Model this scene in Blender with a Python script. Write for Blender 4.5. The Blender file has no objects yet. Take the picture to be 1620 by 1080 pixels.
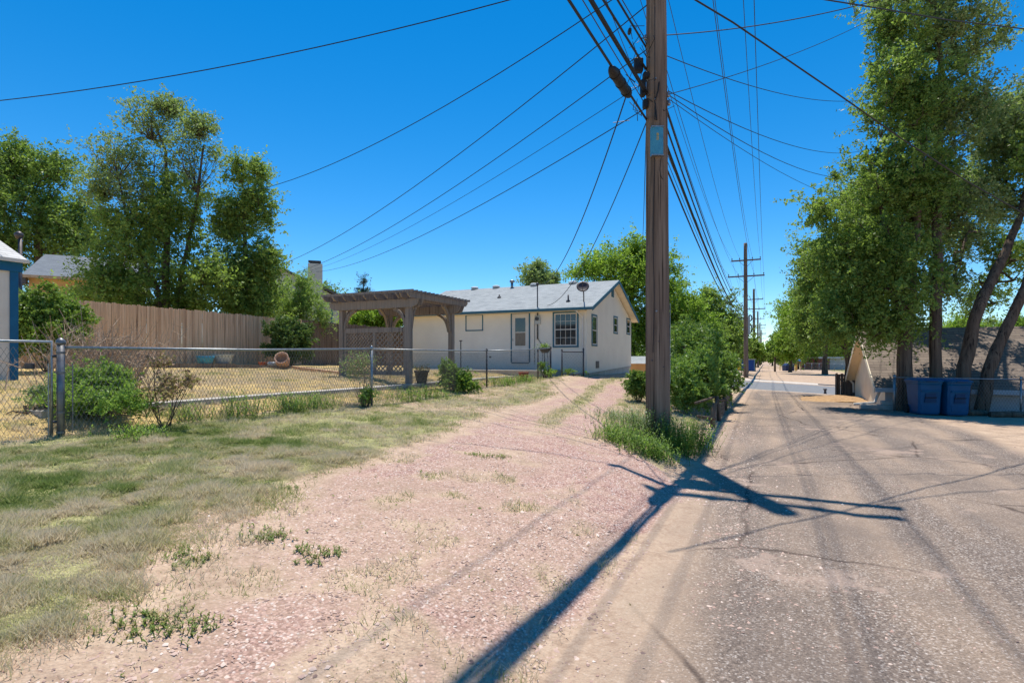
import bpy, math, random
import numpy as np
from mathutils import Vector, Matrix, noise as mnoise
R = math.radians
rng = np.random.default_rng(7); random.seed(7)
sc = bpy.context.scene
COL = sc.collection
# world frame: X = across the alley (right +), Y = along the alley, Z up, metres. Camera near the origin.
F, HZ, H = 860.0, 567.0, 1.55
TH = math.atan(403 / 860.0); CT, ST = math.cos(TH), math.sin(TH)
# ------------------------------------------------------------------ camera, world, sun, exposure
cam = bpy.data.cameras.new('camera'); camo = bpy.data.objects.new('camera', cam); COL.objects.link(camo)
camo.location = (0, 0, H); camo.rotation_euler = (R(90), 0, TH)
cam.sensor_width = 36; cam.lens = 36 * F / 1620; cam.shift_y = (HZ - 540) / 1620
cam.clip_start = 0.05; cam.clip_end = 6000
sc.camera = camo
w = bpy.data.worlds.new("World"); sc.world = w; w.use_nodes = True
nt = w.node_tree; bg = nt.nodes['Background']
sky = nt.nodes.new('ShaderNodeTexSky'); sky.sky_type = 'NISHITA'; sky.sun_disc = False
sky.sun_elevation = R(71.8); sky.sun_rotation = R(-28.7); sky.altitude = 1900; sky.air_density = 1.0; sky.dust_density = 0.25; sky.ozone_density = 2.6
hs = nt.nodes.new('ShaderNodeHueSaturation'); hs.inputs['Saturation'].default_value = 1.42; hs.inputs['Hue'].default_value = 0.496
nt.links.new(sky.outputs[0], hs.inputs['Color']); nt.links.new(hs.outputs[0], bg.inputs['Color'])
bg.inputs['Strength'].default_value = 0.135
sun = bpy.data.lights.new('sun', 'SUN'); suno = bpy.data.objects.new('sun', sun); COL.objects.link(suno)
sun.energy = 4.4; sun.angle = R(0.5); sun.color = (1.0, 0.955, 0.86)
SHX, SHY = 0.155, -0.289
suno.rotation_euler = Vector((SHX, SHY, -1)).to_track_quat('-Z', 'Y').to_euler(); suno.location = (0, 0, 60)
sc.view_settings.view_transform = 'Standard'; sc.view_settings.look = 'None'; sc.view_settings.exposure = 0.40; sc.view_settings.gamma = 1

def W(px, py, D):
    """photo pixel at camera depth D -> world point"""
    xc = (px - 810) / F * D
    return Vector((CT * xc - ST * D, ST * xc + CT * D, H - (py - HZ) * D / F))

# ------------------------------------------------------------------ terrain
def sstep(a, b, x):
    t = np.clip((x - a) / (b - a), 0, 1); return t * t * (3 - 2 * t)
def vnoise(x, y, seed=0):
    x = np.asarray(x, float); y = np.asarray(y, float)
    xi = np.floor(x).astype(np.int64); yi = np.floor(y).astype(np.int64)
    xf = x - xi; yf = y - yi; xf = xf * xf * (3 - 2 * xf); yf = yf * yf * (3 - 2 * yf)
    def h(a, b):
        n = (a * 374761393 + b * 668265263 + seed * 974711) & 0x7fffffff
        n = ((n ^ (n >> 13)) * 1274126177) & 0x7fffffff
        return ((n ^ (n >> 16)) & 0xffff) / 65535.0
    return (h(xi, yi) * (1 - xf) + h(xi + 1, yi) * xf) * (1 - yf) + (h(xi, yi + 1) * (1 - xf) + h(xi + 1, yi + 1) * xf) * yf
def fbm(x, y, o=4, seed=0):
    s = 0; a = 0.5; t = 0
    for i in range(o):
        s = s + a * vnoise(x * 2 ** i + 13.7 * i, y * 2 ** i + 5.1 * i, seed + i); t += a; a *= 0.5
    return s / t
ST0, ST1 = 34.5, 48.0      # cross street
def hz(v, u):
    v = np.asarray(v, float); u = np.asarray(u, float)
    al = np.interp(u, [-50, 15, 34, 60, 400, 1500], [0, 0, -.25, -.3, -.9, -.9])
    left = np.interp(v, [-1500, -60, -25, -17.8, -14, -10.2, -8.6, -8, -5, -3, -1.7, -1.1], [2.4, 2.4, 1.6, 1.3, 1.12, .95, .68, .56, .42, .30, .17, 0])
    ramp = sstep(12, 21, u) * np.interp(v, [-30, -14, -9.5, -7, -5, -2.5, -1.2], [0, 0, .05, .42, .25, .05, 0])
    lf = (left + ramp) * (1 - sstep(29, 34, u) * .85)
    cross = np.clip(-.05 * v, -.5, .3) * sstep(28, 34, u) * (1 - sstep(50, 75, u))
    drop = -1.25 * sstep(3.9, 4.8, v) * sstep(20.1, 21.0, u) * (1 - sstep(27.3, 29, u)) * (1 - sstep(60, 70, v))
    rt = np.interp(v, [-1, 3, 5, 40], [0, 0, -.02, -.1])
    street = (sstep(ST0 - .1, ST0, u) - sstep(ST1, ST1 + .1, u)) * -.06
    return al + lf + cross + drop + rt * sstep(5, 12, u) + street
def gz(v, u): return float(hz(v, u))
def G(px, D):
    p = W(px, 0, D); return Vector((p.x, p.y, gz(p.x, p.y)))

# ------------------------------------------------------------------ materials
MATS = {}
def newmat(name):
    m = bpy.data.materials.new(name); m.use_nodes = True; MATS[name] = m
    n = m.node_tree; return m, n, n.nodes['Principled BSDF']
def lin(c):
    return tuple((x / 12.92 if x <= .04045 else ((x + .055) / 1.055) ** 2.4) for x in c)
def hexc(r, g, b): return lin((r / 255, g / 255, b / 255))
def node(n, t, **kw):
    x = n.nodes.new(t)
    for k, v in kw.items():
        if k in x.inputs: x.inputs[k].default_value = v
        else: setattr(x, k, v)
    return x
def mapping(n, scale=(1, 1, 1), rot=(0, 0, 0), coord='Object'):
    tc = n.nodes.new('ShaderNodeTexCoord'); mp = n.nodes.new('ShaderNodeMapping')
    mp.inputs['Scale'].default_value = scale; mp.inputs['Rotation'].default_value = rot
    n.links.new(tc.outputs[coord], mp.inputs['Vector']); return mp.outputs[0]
def ramp(n, fac, stops):
    r = n.nodes.new('ShaderNodeValToRGB'); e = r.color_ramp.elements
    while len(e) < len(stops): e.new(0.5)
    for i, (p, c) in enumerate(stops):
        e[i].position = p; e[i].color = (*c[:3], 1) if not isinstance(c, float) else (c, c, c, 1)
    n.links.new(fac, r.inputs[0]); return r.outputs[0]
def mixc(n, fac, a, b, mode='MIX'):
    m = n.nodes.new('ShaderNodeMix'); m.data_type = 'RGBA'; m.blend_type = mode
    for s, x in ((m.inputs[0], fac), (m.inputs[6], a), (m.inputs[7], b)):
        if hasattr(x, 'is_output') or hasattr(x, 'links'): n.links.new(x, s)
        elif isinstance(x, (int, float)): s.default_value = x
        else: s.default_value = (*x[:3], 1)
    return m.outputs[2]
def math_(n, op, a, b=None, clamp=False):
    m = n.nodes.new('ShaderNodeMath'); m.operation = op; m.use_clamp = clamp
    for i, x in enumerate((a, b)):
        if x is None: continue
        if hasattr(x, 'links'): n.links.new(x, m.inputs[i])
        else: m.inputs[i].default_value = x
    return m.outputs[0]
def bump(n, bs, h, st=0.3, dist=0.02):
    b = n.nodes.new('ShaderNodeBump'); b.inputs['Strength'].default_value = st; b.inputs['Distance'].default_value = dist
    n.links.new(h, b.inputs['Height']); n.links.new(b.outputs[0], bs.inputs['Normal'])
def M(name, c1, c2=None, scale=6, rough=.8, metal=0, st=.2, stretch=(1, 1, 1), detail=6, dist=.01, spec=.3):
    if name in MATS: return MATS[name]
    m, n, bs = newmat(name)
    c2 = c2 or tuple(x * .75 for x in c1)
    v = mapping(n, stretch); t = node(n, 'ShaderNodeTexNoise', Scale=scale, Detail=detail, Roughness=.6); n.links.new(v, t.inputs['Vector'])
    c = ramp(n, t.outputs['Fac'], [(.3, c2), (.7, c1)])
    n.links.new(c, bs.inputs['Base Color']); bs.inputs['Roughness'].default_value = rough; bs.inputs['Metallic'].default_value = metal
    bs.inputs['Specular IOR Level'].default_value = spec
    if st: bump(n, bs, t.outputs['Fac'], st, dist)
    return m
# weathered wood with grain along Z and cracks
def wood_mat(name, c1, c2, c3, axis='z', scale=1.0, st=.5):
    m, n, bs = newmat(name)
    s = {'z': (14, 14, .6), 'x': (.6, 14, 14), 'y': (14, .6, 14)}[axis]
    v = mapping(n, tuple(k * scale for k in s))
    t = node(n, 'ShaderNodeTexNoise', Scale=1.0, Detail=8, Roughness=.65); n.links.new(v, t.inputs['Vector'])
    v2 = mapping(n, tuple(k * scale * (2.5 if k > 5 else .5) for k in s))
    t2 = node(n, 'ShaderNodeTexNoise', Scale=1.0, Detail=4, Roughness=.5); n.links.new(v2, t2.inputs['Vector'])
    v3 = mapping(n, (1, 1, 1)); t3 = node(n, 'ShaderNodeTexNoise', Scale=.9, Detail=4); n.links.new(v3, t3.inputs['Vector'])
    c = ramp(n, t.outputs['Fac'], [(.28, c3), (.45, c2), (.7, c1)])
    crack = ramp(n, t2.outputs['Fac'], [(.36, 1.0), (.43, 0.0)])
    c = mixc(n, crack, c, tuple(x * .35 for x in c3))
    c = mixc(n, ramp(n, t3.outputs['Fac'], [(.35, 0.0), (.7, .5)]), c, c2)
    if name.startswith('fence'):   # each board weathers to its own tone
        vb = mapping(n, (.3, 6.9, .02)); tb = node(n, 'ShaderNodeTexNoise', Scale=1.0, Detail=1); n.links.new(vb, tb.inputs['Vector'])
        c = mixc(n, ramp(n, tb.outputs['Fac'], [(.34, .55), (.5, 0.0)]), c, c3); c = mixc(n, ramp(n, tb.outputs['Fac'], [(.54, 0.0), (.7, .5)]), c, c1)
    n.links.new(c, bs.inputs['Base Color']); bs.inputs['Roughness'].default_value = .85; bs.inputs['Specular IOR Level'].default_value = .2
    bump(n, bs, t.outputs['Fac'], st, .02); return m
wood_mat('pole_wood', hexc(156, 134, 116), hexc(118, 99, 85), hexc(68, 55, 47), 'z')
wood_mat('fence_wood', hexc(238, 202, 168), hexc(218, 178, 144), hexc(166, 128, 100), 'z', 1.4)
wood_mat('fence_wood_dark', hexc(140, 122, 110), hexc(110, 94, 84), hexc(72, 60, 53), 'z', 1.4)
wood_mat('grey_wood', hexc(150, 136, 124), hexc(118, 104, 94), hexc(74, 62, 55), 'z', 1.5)
wood_mat('rot_wood_x', hexc(150, 128, 108), hexc(112, 92, 76), hexc(70, 56, 46), 'y', 1.5)
wood_mat('bark', hexc(132, 112, 94), hexc(94, 78, 66), hexc(52, 42, 36), 'z', .7, 1.0)
wood_mat('bark_light', hexc(130, 112, 96), hexc(95, 80, 68), hexc(55, 45, 38), 'z', .7, 1.0)
wood_mat('pergola', hexc(156, 144, 134), hexc(138, 126, 118), hexc(114, 102, 95), 'z', 1.5, .3)
M('white_paint', hexc(222, 214, 204), hexc(208, 198, 188), 2.5, .7)
M('stucco', hexc(240, 229, 214), hexc(231, 219, 204), 1.2, .85, st=.15, detail=10)
M('foundation', hexc(205, 200, 196), hexc(175, 170, 165), 3, .9)
M('trim_teal', hexc(66, 112, 130), hexc(56, 98, 116), 6, .6)
M('shed_blue', hexc(22, 98, 140), hexc(16, 84, 124), 5, .6)
M('metal_galv', hexc(165, 168, 170), hexc(120, 124, 128), 20, .42, .75, .05)
M('metal_dark', hexc(96, 90, 92), hexc(70, 66, 68), 14, .5, .5, .05)
M('metal_post', hexc(136, 136, 138), hexc(100, 100, 104), 14, .45, .6, .05)
M('wire_galv', hexc(150, 146, 140), hexc(112, 106, 100), 8, .55, .5, 0)
M('black_cable', (.012, .012, .014), (.02, .02, .022), 9, .55, 0, 0)
M('grey_cable', (.05, .05, .055), (.03, .03, .033), 9, .5, 0, 0)
M('dish', hexc(82, 72, 74), hexc(70, 60, 62), 4, .5)
M('terracotta', hexc(178, 96, 68), hexc(150, 78, 56), 10, .85)
M('clay_pale', hexc(200, 160, 136), hexc(170, 132, 112), 10, .85)
M('tub_white', hexc(190, 196, 200), hexc(160, 168, 176), 10, .6)
M('dark_pot', hexc(70, 70, 72), hexc(48, 48, 50), 10, .6)
M('cart_blue', hexc(0, 86, 128), hexc(0, 72, 110), 3, .5, 0, .05, spec=.3)
M('cart_dark', hexc(4, 62, 100), hexc(4, 52, 86), 3, .5, 0, .05)
M('rubber', (.015, .015, .015), (.03, .03, .03), 10, .9)
M('box_blue', hexc(70, 148, 178), hexc(56, 128, 160), 9, .6)
M('yellow', hexc(225, 190, 50), hexc(200, 160, 40), 8, .6)
M('orange', hexc(214, 120, 40), hexc(190, 96, 30), 8, .6)
M('concrete', hexc(196, 188, 178), hexc(168, 158, 148), 3, .9, detail=10)
M('dead_stem', hexc(196, 172, 148), hexc(150, 124, 104), 9, .9, st=0)
M('insulator', hexc(110, 108, 110), hexc(80, 80, 84), 10, .3)
M('transformer', hexc(120, 124, 128), hexc(100, 104, 108), 6, .5, .2)
M('cream_wall', hexc(234, 220, 196), hexc(220, 204, 180), 2, .85)
M('tan_wall', hexc(206, 168, 122), hexc(190, 150, 106), 2, .85)
M('grey_wall', hexc(196, 196, 192), hexc(176, 176, 174), 2, .85)
M('garage_low_wall', hexc(190, 192, 194), hexc(172, 174, 178), 2, .85)
M('trailer_blue', hexc(10, 70, 150), hexc(8, 58, 130), 3, .45)
M('navy', hexc(36, 52, 92), hexc(28, 42, 78), 3, .5)
M('play_blue', hexc(60, 120, 170), hexc(50, 104, 150), 3, .5)
M('white_roof', hexc(215, 215, 215), hexc(190, 190, 190), 2, .7)
M('interior', (.02, .02, .022), (.03, .03, .03), 3, .9, 0, 0)
M('curtain', hexc(150, 138, 124), hexc(120, 108, 96), 12, .9, stretch=(6, 6, .5))
def glass():
    m, n, bs = newmat('window_glass')
    bs.inputs['Base Color'].default_value = (.03, .035, .04, 1); bs.inputs['Roughness'].default_value = .06
    bs.inputs['Specular IOR Level'].default_value = .8; bs.inputs['Metallic'].default_value = 0
    v = mapping(n); t = node(n, 'ShaderNodeTexNoise', Scale=3.0, Detail=2); n.links.new(v, t.inputs['Vector']); bump(n, bs, t.outputs['Fac'], .03, .02)
glass()
def shingle(name, c1, c2, c3, rw=.3, rh=.14, axis='x', curl=.3):
    """courses of shingles; axis = the eave's direction in object space; slope run along the other ground axis"""
    m, n, bs = newmat(name)
    tc = n.nodes.new('ShaderNodeTexCoord'); sp = n.nodes.new('ShaderNodeSeparateXYZ'); n.links.new(tc.outputs['Object'], sp.inputs[0])
    cb = n.nodes.new('ShaderNodeCombineXYZ'); a, b = (0, 1) if axis == 'x' else (1, 0)
    n.links.new(sp.outputs[a], cb.inputs[0]); n.links.new(sp.outputs[b], cb.inputs[1])
    br = node(n, 'ShaderNodeTexBrick', Scale=1.0); br.inputs['Brick Width'].default_value = rw; br.inputs['Row Height'].default_value = rh
    br.inputs['Mortar Size'].default_value = .006; br.inputs['Color1'].default_value = (*c1, 1); br.inputs['Color2'].default_value = (*c2, 1); br.inputs['Mortar'].default_value = (*c3, 1)
    br.inputs['Bias'].default_value = -.1; n.links.new(cb.outputs[0], br.inputs['Vector'])
    t = node(n, 'ShaderNodeTexNoise', Scale=3.0, Detail=8, Roughness=.7); n.links.new(tc.outputs['Object'], t.inputs['Vector'])
    c = mixc(n, .45, br.outputs['Color'], ramp(n, t.outputs['Fac'], [(.3, c3), (.5, c2), (.72, c1)]))
    # darker butt line of every course and streaky weathering
    sx = math_(n, 'FRACT', math_(n, 'DIVIDE', sp.outputs[b], rh)); c = mixc(n, ramp(n, sx, [(.0, .55), (.22, 0.0)]), c, tuple(x * .6 for x in c3))
    n.links.new(c, bs.inputs['Base Color']); bs.inputs['Roughness'].default_value = .9
    bump(n, bs, br.outputs['Fac'], -curl, .02)
shingle('shingle_grey', hexc(168, 171, 171), hexc(142, 146, 147), hexc(96, 100, 104))
shingle('shingle_brown', hexc(140, 124, 110), hexc(116, 101, 90), hexc(66, 55, 48), .34, .16, 'x', .7)
shingle('shingle_slate', hexc(122, 128, 134), hexc(104, 110, 118), hexc(80, 84, 92))
shingle('shingle_dark', hexc(92, 92, 96), hexc(76, 76, 80), hexc(56, 56, 60))
shingle('shingle_white', hexc(210, 206, 200), hexc(186, 182, 178), hexc(140, 136, 132))
def brick():
    m, n, bs = newmat('red_brick'); v = mapping(n, (1, 1, 1), (R(90), 0, 0))
    br = node(n, 'ShaderNodeTexBrick', Scale=4.0); br.inputs['Color1'].default_value = (*hexc(150, 72, 56), 1); br.inputs['Color2'].default_value = (*hexc(124, 58, 46), 1); br.inputs['Mortar'].default_value = (*hexc(170, 150, 138), 1)
    n.links.new(v, br.inputs['Vector']); n.links.new(br.outputs['Color'], bs.inputs['Base Color']); bs.inputs['Roughness'].default_value = .9
brick()
def leafmat(name, dark, light, trans=.35, rough=.5, dry=None):
    """leaf colours vary leaf by leaf and clump by clump through the 'tint' attribute"""
    m, n, bs = newmat(name)
    at = n.nodes.new('ShaderNodeAttribute'); at.attribute_name = 'tint'
    stops = [(0.0, dark), (.75, light)] if dry is None else [(0.0, dark), (.6, light), (.97, dry)]
    c = ramp(n, at.outputs['Fac'], stops)
    n.links.new(c, bs.inputs['Base Color']); bs.inputs['Roughness'].default_value = rough; bs.inputs['Specular IOR Level'].default_value = .3
    tr = n.nodes.new('ShaderNodeBsdfTranslucent'); g = mixc(n, .6, c, (.30, .46, .05)); n.links.new(g, tr.inputs['Color'])
    mx = n.nodes.new('ShaderNodeMixShader'); mx.inputs[0].default_value = trans
    n.links.new(bs.outputs[0], mx.inputs[1]); n.links.new(tr.outputs[0], mx.inputs[2]); n.links.new(mx.outputs[0], n.nodes['Material Output'].inputs['Surface'])
leafmat('leaf_elm', (.085, .14, .03), (.32, .42, .10), .5)
leafmat('leaf_elm_dusty', (.12, .155, .065), (.34, .40, .17), .48)
leafmat('leaf_dark', (.05, .10, .025), (.22, .32, .075), .45)
leafmat('leaf_bright', (.10, .18, .022), (.34, .50, .06), .55)
leafmat('leaf_lilac', (.05, .11, .02), (.21, .33, .07), .38, .42)
leafmat('leaf_pale', (.16, .26, .06), (.40, .52, .16), .55)
leafmat('leaf_boxwood', (.022, .05, .014), (.10, .17, .045), .22, .55)
leafmat('leaf_weed', (.10, .19, .03), (.32, .47, .10), .5)
leafmat('leaf_weed_grey', (.11, .16, .06), (.28, .35, .17), .4)
leafmat('leaf_groundweed', (.09, .15, .03), (.26, .32, .09), .35, .6, (.42, .30, .14))
leafmat('leaf_brown', (.18, .08, .055), (.38, .22, .15), .3)
leafmat('leaf_spruce', (.02, .045, .03), (.05, .09, .055), .1)
def grassmat():
    m, n, bs = newmat('grass_blade')
    at = n.nodes.new('ShaderNodeAttribute'); at.attribute_name = 'tint'
    c = ramp(n, at.outputs['Fac'], [(0.0, (.20, .27, .07)), (.32, (.40, .42, .17)), (.6, (.56, .51, .28)), (1.0, (.68, .58, .42))])
    n.links.new(c, bs.inputs['Base Color']); bs.inputs['Roughness'].default_value = .7; bs.inputs['Specular IOR Level'].default_value = .15
    tr = n.nodes.new('ShaderNodeBsdfTranslucent'); n.links.new(c, tr.inputs['Color'])
    mx = n.nodes.new('ShaderNodeMixShader'); mx.inputs[0].default_value = .5
    n.links.new(bs.outputs[0], mx.inputs[1]); n.links.new(tr.outputs[0], mx.inputs[2]); n.links.new(mx.outputs[0], n.nodes['Material Output'].inputs['Surface'])
grassmat()
def stonemat():
    m, n, bs = newmat('gravel_stone')
    at = n.nodes.new('ShaderNodeAttribute'); at.attribute_name = 'tint'
    c = ramp(n, at.outputs['Fac'], [(0.0, hexc(120, 98, 90)), (.35, hexc(172, 140, 126)), (.7, hexc(204, 178, 162)), (.95, hexc(214, 198, 186))])
    n.links.new(c, bs.inputs['Base Color']); bs.inputs['Roughness'].default_value = .85
stonemat()
def earthmat():
    m, n, bs = newmat('earth')
    A = n.nodes.new('ShaderNodeAttribute'); A.attribute_name = 'maskA'; sa = n.nodes.new('ShaderNodeSeparateColor'); n.links.new(A.outputs['Color'], sa.inputs[0])
    B = n.nodes.new('ShaderNodeAttribute'); B.attribute_name = 'maskB'; sb = n.nodes.new('ShaderNodeSeparateColor'); n.links.new(B.outputs['Color'], sb.inputs[0])
    v = mapping(n)
    def nz(s, d=4, r=.6, off=0):
        t = node(n, 'ShaderNodeTexNoise', Scale=s, Detail=d, Roughness=r)
        if off:
            mp = n.nodes.new('ShaderNodeMapping'); mp.inputs['Location'].default_value = (off, off * .7, off * .3); n.links.new(v, mp.inputs['Vector']); n.links.new(mp.outputs[0], t.inputs['Vector'])
        else: n.links.new(v, t.inputs['Vector'])
        return t.outputs['Fac']
    big, mid, fine, vf = nz(.5, 6, .62), nz(3.2, 8, .68, 7), nz(26, 5, .7, 3), nz(90, 3, .6, 11)
    def vor(s, rnd=1.0, feat='F1'):
        t = n.nodes.new('ShaderNodeTexVoronoi'); t.inputs['Scale'].default_value = s; t.feature = feat; n.links.new(v, t.inputs['Vector']); return t
    va, vb = vor(64), vor(95)
    # bare dirt
    dirt = ramp(n, mid, [(.3, hexc(150, 124, 104)), (.5, hexc(184, 156, 132)), (.7, hexc(206, 180, 152))])
    dirt = mixc(n, .35, dirt, ramp(n, fine, [(.35, hexc(130, 106, 90)), (.65, hexc(214, 192, 168))]))
    # grassy ground: a mat of blades and thatch
    gr = ramp(n, mid, [(.3, hexc(118, 122, 72)), (.5, hexc(150, 148, 96)), (.72, hexc(186, 172, 124))])
    gr = mixc(n, .55, gr, ramp(n, nz(60, 6, .75, 5), [(.36, hexc(96, 98, 58)), (.5, hexc(150, 146, 100)), (.64, hexc(206, 196, 150))]))
    # dry yard grass
    dry = ramp(n, mid, [(.3, hexc(168, 138, 82)), (.55, hexc(206, 174, 112)), (.75, hexc(222, 196, 140))])
    dry = mixc(n, .5, dry, ramp(n, nz(50, 6, .75, 15), [(.35, hexc(136, 116, 70)), (.7, hexc(228, 204, 150))]))
    # pink crushed gravel: colours stone by stone
    sepv = n.nodes.new('ShaderNodeSeparateColor'); n.links.new(va.outputs['Color'], sepv.inputs[0])
    pink = ramp(n, sepv.outputs[0], [(0, hexc(128, 96, 88)), (.3, hexc(176, 138, 125)), (.65, hexc(198, 163, 149)), (.9, hexc(206, 174, 162)), (.97, hexc(222, 210, 202))])
    pink = mixc(n, ramp(n, va.outputs['Distance'], [(.35, 0.0), (.75, .65)]), pink, hexc(120, 92, 82))
    pink = mixc(n, ramp(n, mid, [(.45, 0.0), (.7, .55)]), pink, hexc(196, 168, 146))
    # worn chip-sealed asphalt
    sepb = n.nodes.new('ShaderNodeSeparateColor'); n.links.new(vb.outputs['Color'], sepb.inputs[0])
    asp = ramp(n, sepb.outputs[0], [(0, hexc(86, 76, 69)), (.3, hexc(124, 109, 98)), (.8, hexc(152, 135, 121)), (.97, hexc(196, 184, 174))])
    asp = mixc(n, ramp(n, vb.outputs['Distance'], [(.3, 0.0), (.8, .5)]), asp, hexc(96, 84, 78))
    vs = mapping(n, (1.3, .12, 1)); ts = node(n, 'ShaderNodeTexNoise', Scale=1.0, Detail=5); n.links.new(vs, ts.inputs['Vector'])
    asp = mixc(n, ramp(n, ts.outputs['Fac'], [(.42, 0.0), (.66, .6)]), asp, hexc(190, 163, 138))
    asp = mixc(n, ramp(n, big, [(.42, 0.0), (.62, .6)]), asp, hexc(112, 100, 92))
    asp = mixc(n, ramp(n, vf, [(.26, .7), (.34, 0.0)]), asp, hexc(80, 68, 62))
    # cracks
    wv = n.nodes.new('ShaderNodeTexVoronoi'); wv.feature = 'DISTANCE_TO_EDGE'; wv.inputs['Scale'].default_value = .42
    dv = n.nodes.new('ShaderNodeMix'); dv.data_type = 'VECTOR'; dv.inputs[0].default_value = .16
    tn = node(n, 'ShaderNodeTexNoise', Scale=1.6, Detail=5); n.links.new(v, tn.inputs['Vector']); n.links.new(v, dv.inputs[4]); n.links.new(tn.outputs['Color'], dv.inputs[5]); n.links.new(dv.outputs[1], wv.inputs['Vector'])
    crack = math_(n, 'MULTIPLY', ramp(n, wv.outputs['Distance'], [(.002, 1.0), (.010, 0.0)]), ramp(n, big, [(.40, 0.0), (.5, .85)]))
    asp = mixc(n, crack, asp, hexc(76, 64, 58))
    pth = ramp(n, nz(.9, 7, .7, 23), [(.60, 0.0), (.64, .55)]); asp = mixc(n, pth, asp, hexc(178, 154, 138))
    conc = ramp(n, mid, [(.3, hexc(188, 176, 164)), (.7, hexc(214, 204, 192))])
    conc = mixc(n, .25, conc, ramp(n, fine, [(.3, hexc(150, 140, 130)), (.7, hexc(226, 218, 208))]))
    strt = ramp(n, mid, [(.3, hexc(112, 113, 116)), (.7, hexc(134, 134, 136))]); strt = mixc(n, .25, strt, ramp(n, vf, [(.3, hexc(84, 84, 88)), (.7, hexc(170, 168, 166))]))
    def m(maskch, lo=.35, hi=.65, k=.6):
        # break the smooth mask up with noise so patches interfinger
        s = math_(n, 'ADD', maskch, math_(n, 'MULTIPLY', math_(n, 'SUBTRACT', math_(n, 'ADD', math_(n, 'MULTIPLY', mid, .6), math_(n, 'MULTIPLY', fine, .4)), .5), k * 2))
        return ramp(n, s, [(lo, 0.0), (hi, 1.0)])
    c = mixc(n, m(sa.outputs[0]), dirt, gr)
    c = mixc(n, m(sb.outputs[0]), c, dry)
    c = mixc(n, m(sa.outputs[1]), c, pink)
    c = mixc(n, m(sa.outputs[2], .25, .75, .4), c, asp)
    c = mixc(n, m(sb.outputs[1], .45, .55, .08), c, conc)
    c = mixc(n, m(sb.outputs[2], .45, .55, .05), c, strt)
    n.links.new(c, bs.inputs['Base Color']); bs.inputs['Roughness'].default_value = .93; bs.inputs['Specular IOR Level'].default_value = .15
    hgt = math_(n, 'ADD', math_(n, 'MULTIPLY', va.outputs['Distance'], -.5), math_(n, 'ADD', math_(n, 'MULTIPLY', fine, .8), math_(n, 'MULTIPLY', mid, 1.2)))
    bump(n, bs, hgt, .55, .02)
earthmat()

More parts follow.
